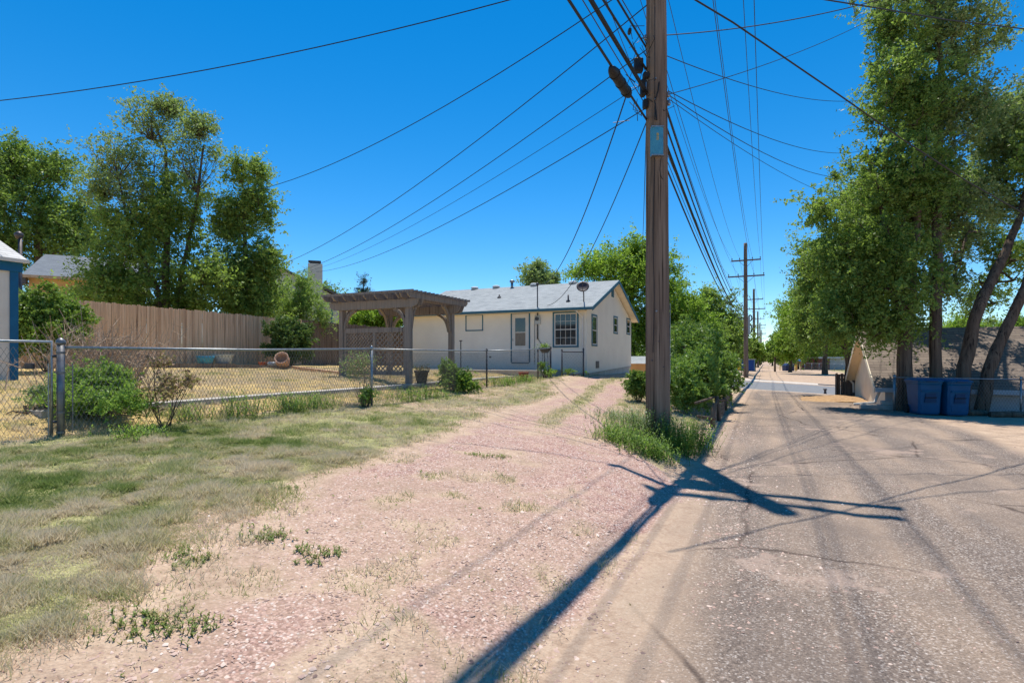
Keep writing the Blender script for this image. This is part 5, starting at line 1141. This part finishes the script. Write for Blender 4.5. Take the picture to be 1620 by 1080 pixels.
for k in range(9):
    x = -PW_ - .3 + (PW_ + .6) * k / 8
    if abs(x) < .06 or abs(x + PW_) < .06: continue
    mb = MB(); mb.prism([(x - .019, -.5, ht + .135), (x - .019, -.5, ht + .08), (x - .019, -.38, ht - .015), (x - .019, PD_ + .38, ht - .015), (x - .019, PD_ + .5, ht + .08), (x - .019, PD_ + .5, ht + .135)], (.038, 0, 0)); mb.build('rafter', 'pergola', pr)
for k in range(16):
    y = -.42 + (PD_ + .84) * k / 15; mb = MB(); mb.box(-PW_ - .45, y - .022, ht + .137, .45, y + .022, ht + .20); mb.build('roof_slat', 'pergola', pr)
def brace(p, q, side):
    mb = MB(); p = Vector(p); q = Vector(q); n_ = 6; bow = (Vector((q.x, q.y, p.z)) - (p + q) / 2) * -.22
    pts = [p.lerp(q, i / n_) - bow * 0 + (Vector((p.x, p.y, q.z)) - (p + q) / 2) * (-.35 * math.sin(math.pi * i / n_)) * -1 for i in range(n_ + 1)]
    for i in range(n_): mb.beam(pts[i], pts[i + 1] + (pts[i + 1] - pts[i]) * .06, .085 if side else .085, .085)
    mb.build('brace', 'pergola', pr)
bl = .52
for (x, y) in ((0, 0), (-PW_, 0), (0, PD_), (-PW_, PD_)):
    sx = -1 if x == 0 else 1; sy = 1 if y == 0 else -1
    brace((x + sx * .09, y, ht - .85), (x + sx * bl, y, ht - .27), 1); brace((x, y + sy * .09, ht - .85), (x, y + sy * bl, ht - .05), 1)
# lattice wall along the front: rails, mullion, two lattice panels
zb_, zt_ = .22, 1.52
mb = MB(); mb.box(-PW_ + .09, -.03, zt_ - .14, -.09, .03, zt_).box(-PW_ + .09, -.03, zb_ - .08, -.09, .03, zb_ + .04).box(-PW_ / 2 - .05, -.032, zb_ + .04, -PW_ / 2 + .05, .032, zt_ - .14).box(-PW_ + .091, -.031, zb_ + .04, -PW_ + .17, .031, zt_ - .14).box(-.17, -.031, zb_ + .04, -.091, .031, zt_ - .14).box(-PW_ + .17, -.029, .84, -.17, .029, .90)
mb.build('lattice_frame', 'pergola', pr)
def lattice(x0, x1, z0, z1, st, wd, parent):
    mb = MB()
    for s, yy in ((1, -.012), (-1, .012)):
        c0 = x0 - (z1 - z0) if s == 1 else x0; c1 = x1 if s == 1 else x1 + (z1 - z0); c = c0
        while c < c1:
            # line x = c + s*(z-z0)
            if s == 1: za = max(z0, z0 + (x0 - c)); zb2 = min(z1, z0 + (x1 - c))
            else: za = max(z0, z0 + (c - x1)); zb2 = min(z1, z0 + (c - x0))
            if zb2 - za > .02: mb.beam((c + s * (za - z0), yy, za), (c + s * (zb2 - z0), yy, zb2), wd * .7, .01, (0, 1, 0))
            c += st
    return mb.build('lattice_panel', 'pergola', parent)
for (x0, x1, st) in ((-PW_ + .17, -PW_ / 2 - .05, .115), (-PW_ / 2 + .05, -.17, .155)):
    lattice(x0, x1, .90, zt_ - .14, st, .045, pr); lattice(x0, x1, zb_ + .04, .84, st, .045, pr)
p = G(667, 15.9); rt = root('plant_urn', p, 'dark tapered planter with dry reddish plants at the pergola post', 'planter'); mb = MB(); mb.lathe([(.13, 0), (.14, .05), (.2, .36), (.23, .38), (.23, .42), (.19, .42), (.17, .36), (.02, .34)], p, 16); mb.build('pot_body', 'dark_pot', rt, True)
V, Fc, T = leaves(16, rng.normal(size=(16, 3)) * np.array([.13, .13, .03]) + np.array([0, 0, .46]), .05, 16, .05, .4); raw_mesh('plants', V, Fc, 'leaf_brown', rt, T)
# ------------------------------------------------------------------ board fence at v = -17.8
FV = -17.75
fr = root('board_fence', (FV, 14, 1.3), 'tan cedar board fence along the left side of the yard', 'fence')
def ftop(u): return np.interp(u, [6, 9, 13, 20, 30], [3.28, 3.22, 3.2, 3.16, 3.12])
def fenceboards(rt, u0, u1, mat, step=.14):
    u = u0; k = 0; arr = []
    while u < u1:
        arr.append(u); u += step
    return arr
# boards read as one pattern per bay: each 2.4 m bay is a panel, posts separate
u = 7.2; bay = 0
while u < 25.0:
    mb = MB(); uu = u
    while uu < min(u + 2.4, 25.2):
        t = float(ftop(uu)) + rng.normal() * .012; w_ = .135; yo = rng.normal() * .004
        z0_ = gz(FV, uu) - .05
        mb.prism([(FV + yo, uu, z0_), (FV + yo, uu + w_, z0_), (FV + yo, uu + w_, t - .03), (FV + yo, uu + w_ - .03, t), (FV + yo, uu + .03, t), (FV + yo, uu, t - .03)], (-.018, 0, 0)); uu += .142 + rng.uniform(0, .004)
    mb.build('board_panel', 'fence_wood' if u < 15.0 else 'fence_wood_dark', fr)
    mb = MB(); zz = float(ftop(u)); mb.box(FV - .11, u - .045, gz(FV, u) - .2, FV - .02, u + .045, zz - .05); mb.build('post', 'fence_wood_dark', fr)
    mb = MB()
    for dz in (.35, 1.55): z0_ = gz(FV, u); mb.box(FV - .065, u + .045, z0_ + dz, FV - .027, min(u + 2.355, 25.2), z0_ + dz + .085)
    mb.build('rail', 'fence_wood_dark', fr); u = uu
# planting bed at the fence foot: timber edging, pots
g0_ = W(330, 0, 18.2); 
for k2, (x0, y0, x1, y1, lb) in enumerate([(*W(240, 0, 16.6).xy, *W(372, 0, 18.6).xy, 'bluish timber edging along the foot of the board fence'), (*W(372, 0, 18.6).xy, *W(466, 0, 19.3).xy, 'middle brown timber edging the planting bed'), (*W(462, 0, 19.3).xy, *W(538, 0, 17.0).xy, 'tan timber edging running toward the pergola')]):
    za, zb2 = gz(x0, y0), gz(x1, y1); mb = MB(); mb.beam((x0, y0, za + .04), (x1, y1, zb2 + .04), .12, .14 if k2 else .2); tag(mb.build('timber_edging', 'grey_wood' if k2 < 2 else 'fence_wood'), lb, 'edging', 'timbers edging the planting bed')
def pot(px, D, prof, mat, label, name='flower_pot', tilt=None, dz=0):
    p = G(px, D); p.z += dz; rt = root(name, p, label, 'pot', 'pots in the planting bed'); mb = MB(); mb.lathe(prof, p, 20, tilt); mb.build('pot_body', mat, rt, True); return rt
bp = [(.13, 0), (.2, .03), (.24, .2), (.22, .3), (.19, .34), (.24, .38), (.24, .42), (.2, .42), (.17, .35), (.2, .2), (.02, .1)]
pot(352, 18.6, [(.26, .05), (.3, .3), (.36, .42), (.38, .42), (.34, .38), (.28, .3), (.02, .28)], 'tub_white', 'wide pale tub at the foot of the board fence', dz=.02)
pot(325, 18.0, [(.2, .05), (.26, .3), (.27, .36), (.24, .36), (.02, .3)], 'box_blue', 'small blue grey tub left of the wide pale tub', dz=.02)
pot(417, 19.4, [(.1, 0), (.15, .12), (.17, .13), (.17, .18), (.02, .17)], 'terracotta', 'small low terracotta pot left of the tilted pot', dz=.02)
pot(431, 19.3, [(.12, 0), (.16, .12), (.18, .16), (.13, .2), (.02, .19)], 'tub_white', 'small pale glazed bowl between two clay pots', dz=.02)
pot(449, 19.2, bp, 'clay_pale', 'pale clay pot lying tilted on its side beside the dark bush', tilt=Matrix.Rotation(R(58), 3, Vector((.8, .55, 0)).normalized()), dz=.17)
# ------------------------------------------------------------------ shed at the left edge
c = W(28, 0, 10.9); sr_ = local('garden_shed', (c.x, c.y, .75), 'white shed with blue corner trim cut by the left picture edge', 'shed', None, R(90))
mb = MB(); mb.box(-3, 0, -.4, -.02, 3.2, 2.65); mb.build('wall', 'white_paint', sr_)
mb = MB(); mb.box(-.13, -.03, -.25, 0, 0, 2.62).box(-.02, 0, -.25, .012, .14, 2.62); mb.build('corner_board', 'shed_blue', sr_)
mb = MB(); mb.box(-3.1, -.05, 2.53, .06, -.031, 2.72).box(.03, -.031, 2.53, .06, 3.2, 2.72); mb.build('trim_band', 'shed_blue', sr_)
mb = MB(); mb.prism([(.12, -.12, 2.78), (.12, 1.6, 3.55), (.12, 3.3, 2.78), (.12, 3.3, 2.72), (.12, -.12, 2.72)], (-3.4, 0, 0)); mb.build('roof', 'shingle_white', sr_)
mb = MB(); mb.box(-3.2, -.15, 2.71, .13, -.121, 2.78); mb.build('fascia', 'white_paint', sr_)
p = W(32, 405, 14.5); mb = MB(); rt = root('service_mast', (p.x, p.y, 2.0), 'steel mast with a weatherhead behind the shed roof', 'mast'); mb.tube([(p.x, p.y, 1.2), (p.x, p.y, W(32, 375, 14.5).z)], .05, 8); mb.build('pipe', 'metal_dark', rt, True)
mb = MB(); mb.lathe([(.06, -.08), (.1, 0), (.1, .06), (.03, .12)], W(30, 373, 14.5), 10); mb.build('weatherhead', 'metal_dark', rt, True)
# ------------------------------------------------------------------ neighbouring houses on the left
q = W(33, 0, 27); rt = local('tan_house', (q.x, q.y, 1.4), 'low tan house with slate shingle roof behind the far left bush', 'house', None, R(52))
zE = W(0, 434, 27).z - 1.4; zR = W(0, 400, 30).z - 1.4
mb = MB(); mb.box(0.2, 0.4, -1, 4.3, 7, zE); mb.build('wall', 'tan_wall', rt)
mb = MB(); mb.prism([(0, 0, zE - .02), (0, 3.8, zR), (0, 7.6, zE - .02), (0, 7.6, zE - .1), (0, 0, zE - .1)], (4.6, 0, 0)); mb.build('roof', 'shingle_slate', rt)
mb = MB(); mb.box(-.05, -.1, zE - .14, 4.65, -.002, zE + .0); mb.build('gutter', 'dead_stem', rt)
mb = MB(); mb.box(-.03, 0.01, zE - .45, .19, .3, zE - .11); mb.build('corner_post', 'metal_dark', rt)
# two storey house with the chimney
q = W(415, 0, 38); rt = local('chimney_house', (q.x, q.y, 1.5), 'grey two storey house with a square chimney behind the board fence', 'house', None, R(44))
Zc = lambda y, D=38: W(0, y, D).z - 1.5
zg = Zc(450)
mb = MB(); mb.prism([(-2.0, 0, -1), (5.0, 0, -1), (5.0, 0, zg - .7), (1.2, 0, Zc(424)), (-2.0, 0, zg - .75)], (0, 9, 0)); mb.build('wall', 'grey_wall', rt)
mb = MB(); a = Vector((1.2, -.3, Zc(424) + .12)); 
for e_ in (Vector((5.6, -.3, zg - .72)), Vector((-2.5, -.3, zg - .85))):
    mb.prism([tuple(a), tuple(e_), tuple(e_ - Vector((0, 0, .16))), tuple(a - Vector((0, 0, .16)))], (0, 9.6, 0))
mb.build('roof', 'shingle_dark', rt)
xl = (483 - 415) * 38 / F; xr = (505 - 415) * 38 / F; mb = MB(); mb.box(xl, -.7, -1, xr, .0, Zc(415)); ch = mb.build('chimney', 'grey_wall', rt)
mb = MB(); mb.box(xl + .12, -.6, Zc(415), xr - .12, -.1, Zc(412)).box(xl + .02, -.66, Zc(412), xr - .1, -.04, Zc(410)); mb.build('chimney_cap', 'metal_dark', ch)
xa, xb = (398 - 415) * 38 / F, (432 - 415) * 38 / F; mb = MB(); za, zb2 = Zc(493), Zc(482)
mb.box(xa, -.04, za - .08, xb, -.001, za).box(xa, -.04, zb2, xb, -.001, zb2 + .08).box(xa, -.04, za, xa + .1, -.001, zb2).box(xb - .1, -.04, za, xb, -.001, zb2).box((xa + xb) / 2 - .04, -.04, za, (xa + xb) / 2 + .04, -.001, zb2); wn = mb.build('window', 'white_paint', rt)
mb = MB(); mb.box(xa + .05, -.02, za, xb - .05, -.003, zb2); mb.build('pane', 'window_glass', wn)
mb = MB(); xg = (519 - 415) * 38 / F; mb.box(xg - .05, -.15, -1, xg + .08, -.02, zg - .7); mb.build('downspout', 'trim_teal', rt)
mb = MB(); mb.box(5.0, 1, -1, 5.9, 8, zg - 1.6); mb.build('side_wing', 'grey_wall', rt)
# ------------------------------------------------------------------ garage at the right (local: near-left corner)
c = W(1400, 0, 17.9); gr_ = local('brown_roof_garage', (c.x, c.y, -1.35), 'low cream garage with a big weathered brown shingle roof at the right', 'garage')
gE = .79 + 1.35; GD = 6.7; gR = 2.68 + 1.35; GL = 13
mb = MB(); mb.prism([(0, 0, -.2), (0, GD, -.2), (0, GD, gE), (0, GD / 2, gR - .12), (0, 0, gE)], (GL, 0, 0)); mb.build('wall', 'cream_wall', gr_)
mb = MB(); mb.box(-.001, -.035, -.2, GL, -.002, gE - .05); mb.build('side_cladding', 'garage_low_wall', gr_)
oh = .32; gs = (gR - gE) / (GD / 2); eo = .3; mb = MB(); zf = lambda y: gR - abs(y - GD / 2) * gs
mb.prism([(-oh, -eo, zf(-eo)), (-oh, GD / 2, gR), (-oh, GD / 2, gR - .1), (-oh, -eo, zf(-eo) - .1)], (GL + 2 * oh, 0, 0)); mb.prism([(-oh, GD / 2 + .001, gR), (-oh, GD + .15, zf(GD + .15)), (-oh, GD + .15, zf(GD + .15) - .1), (-oh, GD / 2 + .001, gR - .1)], (GL + 2 * oh, 0, 0)); mb.build('roof', 'shingle_brown', gr_)
mb = MB(); mb.box(-oh, -eo - .1, zf(-eo) - .16, GL + oh, -eo - .003, zf(-eo) - .02); mb.build('gutter', 'garage_low_wall', gr_)
for (ya, yb) in ((-eo, GD / 2), (GD / 2, GD + .15)):
    mb = MB(); mb.beam((-oh - .015, ya, zf(ya) - .1), (-oh - .015, yb, zf(yb) - .1), .028, .18); mb.build('rake_board', 'cream_wall', gr_)
    mb = MB(); mb.prism([(-oh + .002, ya, zf(ya) - .103), (-oh + .002, yb, zf(yb) - .103), (-oh + .002, yb, zf(yb) - .12), (-oh + .002, ya, zf(ya) - .12)], (oh + .02, 0, 0)); mb.build('soffit', 'cream_wall', gr_)
mb = MB(); mb.tube([(-.2, GD + .2, zf(GD) - .15), (-.05, GD + .1, zf(GD) - .35), (-.05, GD + .05, 1.4)], .04, 8); mb.tube([(-.08, -.05, gE - .1), (-.3, -.1, 1.45), (-.9, -.2, 1.38)], .045, 8); mb.build('downspout', 'white_paint', gr_, True)
# low concrete blocks at the garage corner
p = G(1425, 17.3); 
p = G(1412, 17.6); mb = MB(); mb.box(p.x - .9, p.y - .15, p.z - .3, p.x + .15, p.y + .2, p.z + .13).box(p.x - .3, p.y - .05, p.z + .132, p.x + .4, p.y + .25, p.z + .26); tag(mb.build('concrete_block', 'concrete', None, False, .015), 'pale concrete blocks at the garage corner beside the fence post', 'block')
# straw mulch mound
p = G(1330, 22.5); mb = MB(); n_ = 14
V = []; Fc = []
xs = np.linspace(-1.5, 2.3, 30); ys = np.linspace(-2.2, 2.8, 36)
for j, y in enumerate(ys):
    for i, x in enumerate(xs):
        r2 = (x / 1.6) ** 2 + (y / 2.3) ** 2; hh_ = .20 * math.exp(-r2 * 1.3) + .11 * (float(fbm(x * 2.2 + 50, y * 2.2 + 50, 4)) - .5) - .04
        V.append((x, y, gz(p.x + x, p.y + y) - p.z + hh_)); 
        if i and j: a = j * 30 + i; Fc.append((a - 31, a - 30, a, a - 1))
M('straw', hexc(192, 158, 116), hexc(140, 108, 80), 9, .95, st=1.0, dist=.05, detail=12)
o = raw_mesh('mulch_mound', np.array(V), np.array(Fc), 'straw'); o.location = p; tag(o, 'low mound of tan straw mulch at the alley edge', 'mulch', None, 'structure')
# dark board fence piece
p = G(1325, 24.6); rt = local('wood_fence', (p.x, p.y, p.z), 'short dark brown board fence beside the garage and the street', 'fence')
mb = MB()
for k in range(9): mb.box(.12 * k, 0, -.1, .12 * k + .112, .02, 1.03 + rng.normal() * .015)
mb.build('board_panel', 'fence_wood_dark', rt)
mb = MB()
for k in range(8): mb.box(0.0, .03 + .12 * k, -.1, .02, .03 + .12 * k + .112, 1.03)
mb.build('side_panel', 'fence_wood_dark', rt)
mb = MB(); mb.box(-.05, -.05, -.1, .0, .0, 1.08); mb.build('post', 'bark', rt)
mb = MB(); mb.box(.0, .021, .75, 1.08, .06, .83); mb.build('rail', 'bark', rt)
# ------------------------------------------------------------------ weathered rail and wire fence at the alley's left edge
lr = root('rail_fence', (*W(1127, 0, 12.2).xy, gz(*W(1127, 0, 12.2).xy)), 'low leaning weathered post and wire fence under the lilac mass', 'fence')
pts = [W(1127, 0, 12.2), W(1137, 0, 13.6), W(1143, 0, 15.0), W(1148, 0, 16.6), W(1152, 0, 18.6), W(1156, 0, 21)]; tops = []
for i, p in enumerate(pts):
    z = gz(p.x, p.y); t = Vector((p.x + .05 * (-1) ** i, p.y + .03, z + .55 + .06 * math.sin(i * 2))); tops.append(t); mb = MB(); mb.tube([(p.x, p.y, z - .2), (p.x, p.y, z + .2), t], [.055, .05, .045], 8); mb.build('post', 'bark_light', lr, True)
for i in range(5):
    mb = MB(); mb.tube([tops[i] - Vector((0, 0, .08)), (tops[i] + tops[i + 1]) / 2 - Vector((0, 0, .1)), tops[i + 1] - Vector((0, 0, .08))], .03, 6); mb.build('rail', 'bark_light', lr, True)
    link_panel(tops[i].xy, tops[i + 1].xy, gz(*tops[i].xy), gz(*tops[i + 1].xy), .45, lr, pitch=.1, r=.003, name='wire_mesh')
e = W(1104, 0, 11.6); mb = MB(); mb.tube([(e.x, e.y, gz(e.x, e.y) + .25), (tops[0].x, tops[0].y, tops[0].z - .35)], .035, 7); mb.tube([(e.x - .1, e.y + .4, gz(e.x, e.y) + .5), (tops[1].x - .05, tops[1].y, tops[1].z - .02)], .03, 7); mb.build('cross_rail', 'bark_light', lr, True)
# ------------------------------------------------------------------ beyond the street
p = G(1183, 66); tr = root('cargo_trailer', p, 'bright blue enclosed trailer parked behind the second utility pole', 'trailer')
k = 66 / F; w_ = 27 * k; mb = MB(); bz = .35; a0 = p - rgt * w_ / 2
mb.prism([tuple(a0 + Vector((0, 0, bz))), tuple(a0 + rgt * w_ * .86 + Vector((0, 0, bz))), tuple(a0 + rgt * w_ * .86 - dirc * 3.6 + Vector((0, 0, bz))), tuple(a0 - dirc * 3.6 + Vector((0, 0, bz)))], (0, 0, 1.35)); mb.build('body', 'trailer_blue', tr, False, .03)
mb = MB(); mb.prism([tuple(a0 + rgt * w_ * .86 + Vector((0, 0, bz + .05))), tuple(a0 + rgt * w_ * .98 - dirc * .3 + Vector((0, 0, bz + .05))), tuple(a0 + rgt * w_ * .98 - dirc * 3.3 + Vector((0, 0, bz + .05))), tuple(a0 + rgt * w_ * .86 - dirc * 3.6 + Vector((0, 0, bz + .05)))], (0, 0, 1.25)); mb.build('side_panel', 'play_blue', tr)
mb = MB(); mb.beam(a0 + Vector((0, 0, bz + 1.38)), a0 + rgt * w_ * .98 + Vector((0, 0, bz + 1.38)), .12, .08); mb.build('roof_edge', 'grey_wall', tr)
for s in (.15, .75): mb = MB(); c = a0 + rgt * w_ * s - dirc * 1.6 + Vector((0, 0, .3)); mb.tube([c, c + rgt * .2], .3, 14); mb.build('wheel', 'rubber', tr)
p = G(1169, 52); rt = root('street_sign', p, 'yellow and orange sign left of the blue trailer', 'sign'); mb = MB(); mb.tube([p, p + Vector((0, 0, 1.5))], .03, 6); mb.build('sign_post', 'metal_galv', rt); z = Vector((0, 0, 1))
mb = MB(); mb.beam(p + z * 1.0 + dirc * .04, p + z * 1.45 + dirc * .04, .4, .02, dirc); mb.build('orange_panel', 'orange', rt); mb = MB(); mb.beam(p + z * .55 + dirc * .04, p + z * .98 + dirc * .04, .32, .02, dirc); mb.build('yellow_panel', 'yellow', rt)
p = G(1168.5, 47.5); mb = MB(); mb.lathe([(.06, 0), (.06, .65), (.04, .7), (.005, .72)], p, 8); tag(mb.build('marker_post', 'white_paint'), 'short white marker post at the street kerb', 'post')
p = G(1305.5, 30.8); mb = MB(); mb.lathe([(.12, 0), (.07, .05), (.06, .22), (.1, .25), (.1, .3), (.02, .33)], p, 10); tag(mb.build('water_valve', 'metal_dark'), 'small dark post top at the street edge near the mulch', 'post')
# playground
for k2, (px, py, D) in enumerate([(1255, 563, 88), (1264, 567, 89)]):
    p = G(px, D); k = D / F; zt = H - (py - HZ) * k; rt = root('play_tower', p, ['play tower with the taller blue pointed roof', 'play tower with the lower blue pointed roof'][k2], 'play tower', 'playground towers')
    mb = MB(); hw = 3.2 * k; b = Vector((p.x, p.y, zt - .45)); mb.v += [tuple(b + Vector((x * hw, y * hw, 0))) for x, y in ((-1, -1), (1, -1), (1, 1), (-1, 1))] + [tuple(b + Vector((0, 0, .5)))]; mb.f += [(0, 1, 4), (1, 2, 4), (2, 3, 4), (3, 0, 4), (3, 2, 1, 0)]; mb.build('roof', 'play_blue', rt)
    for sx in (-1, 1):
        for sy in (-1, 1): mb = MB(); mb.tube([(p.x + sx * hw * .8, p.y + sy * hw * .8, p.z), (p.x + sx * hw * .8, p.y + sy * hw * .8, zt - .44)], .05, 6); mb.build('post', 'tan_wall', rt)
    mb = MB(); mb.box(p.x - hw * .8, p.y - hw * .8, p.z + .9, p.x + hw * .8, p.y + hw * .8, p.z + 1.0); mb.build('deck', 'bark', rt)
    mb = MB(); mb.box(p.x - hw * .8, p.y - hw * .84, p.z + 1.05, p.x + hw * .8, p.y - hw * .8, p.z + 1.6); mb.build('side_panel', 'bark' if k2 else 'navy', rt)
p = G(1250, 84); k = 84 / F; rt = root('blue_storage_bin', p, 'dark blue storage bin with a sloped lid by the playground', 'bin'); a0 = p - rgt * 6.5 * k; w_ = 13 * k
mb = MB(); pr_ = [(0, 0), (w_, 0), (w_, 9 * k), (w_ * .72, 12 * k), (w_ * .28, 12 * k), (0, 9 * k)]; mb.prism([tuple(a0 + rgt * x + z * y) for x, y in pr_], tuple(-dirc * 1.2)); mb.build('bin_body', 'navy', rt); mb = MB(); mb.beam(a0 + rgt * 0 + z * 9 * k + dirc * .02, a0 + rgt * w_ + z * 9 * k + dirc * .02, .05, .06); mb.build('lid_edge', 'play_blue', rt)
for k2, (px, D, h_, w_, lb) in enumerate([(1234, 88, .9, .7, 'left yellow play rail near the alley'), (1238.5, 86, 1.2, .25, 'yellow post left of the blue bin'), (1258, 83, 1.0, .16, 'pale yellow post right of the blue bin')]):
    p = G(px, D); mb = MB(); mb.tube([p, p + z * h_, p + z * h_ + rgt * w_, p + rgt * w_], .06, 6); tag(mb.build('play_rail', 'yellow'), lb, 'play equipment', 'yellow playground pieces')
p = G(1273, 90); q = G(1345, 84); rt = root('chain_link_fence', p, 'pale chain link fence in front of the brick building across the street', 'fence'); n_ = 7; pr0 = None
for i in range(n_):
    c = p.lerp(q, i / (n_ - 1)); fpost(rt, (c.x, c.y), c.z, 1.15, .04, 'metal_galv', False)
mb = MB(); mb.tube([p + z * 1.15, q + z * 1.15], .035, 6); mb.build('top_rail', 'metal_galv', rt); link_panel(p.xy, q.xy, p.z, q.z, 1.1, rt, pitch=.16, r=.008)
p = G(1296, 97); k = 97 / F; rt = root('brick_building', p, 'low red brick building with a flat white roof across the street', 'building'); zt = H
def Bx(x0, x1, z0, z1, name, mat, dd=0, dp=6): mb = MB(); a = p + rgt * x0 + dirc * dd; mb.prism([tuple(a + Vector((0, 0, z0))), tuple(a + rgt * (x1 - x0) + Vector((0, 0, z0))), tuple(a + rgt * (x1 - x0) + Vector((0, 0, z1))), tuple(a + Vector((0, 0, z1)))], tuple(-dirc * dp)); return mb.build(name, mat, rt)
zt = H - p.z; Bx(0, 1.9, -.3, zt, 'brick_wall', 'red_brick'); Bx(1.91, 9, -.3, zt - .02, 'white_wall', 'grey_wall', -.1); Bx(-.3, 9.3, zt, zt + .3, 'roof', 'white_roof', .4, 7); wn = Bx(.9, 1.3, .3, zt - .4, 'door', 'navy', .03, .05)
p = G(1304.5, 84); mb = MB(); mb.lathe([(.10, 0), (.09, 2.6), (.02, 2.62)], p, 8); tag(mb.build('wood_post', 'bark_light'), 'single bare wooden post standing in front of the brick building', 'post')
p = G(1226, 78); mb = MB(); mb.lathe([(.14, 0), (.12, 2.4), (.02, 2.42)], p, 8); tag(mb.build('tree_stump', 'bark'), 'dark bare stub trunk at the right edge of the far alley', 'stump')
# fence behind the white house and house behind the lilac (seen in gaps)
p = G(1012, 33); rt = local('neighbour_shed', (p.x, p.y, p.z), 'small tan outbuilding glimpsed between the white house and the near pole', 'shed'); mb = MB(); mb.box(-1.5, 0, -.3, 2.2, 3, 1.0); mb.build('wall', 'tan_wall', rt); mb = MB(); mb.prism([(-1.7, -.3, 1.0), (-1.7, 1.5, 1.45), (-1.7, 3.3, 1.0)], (4.1, 0, 0)); mb.build('roof', 'shingle_grey', rt)
for o in bpy.data.objects:
    if '_o' in o: del o['_o']
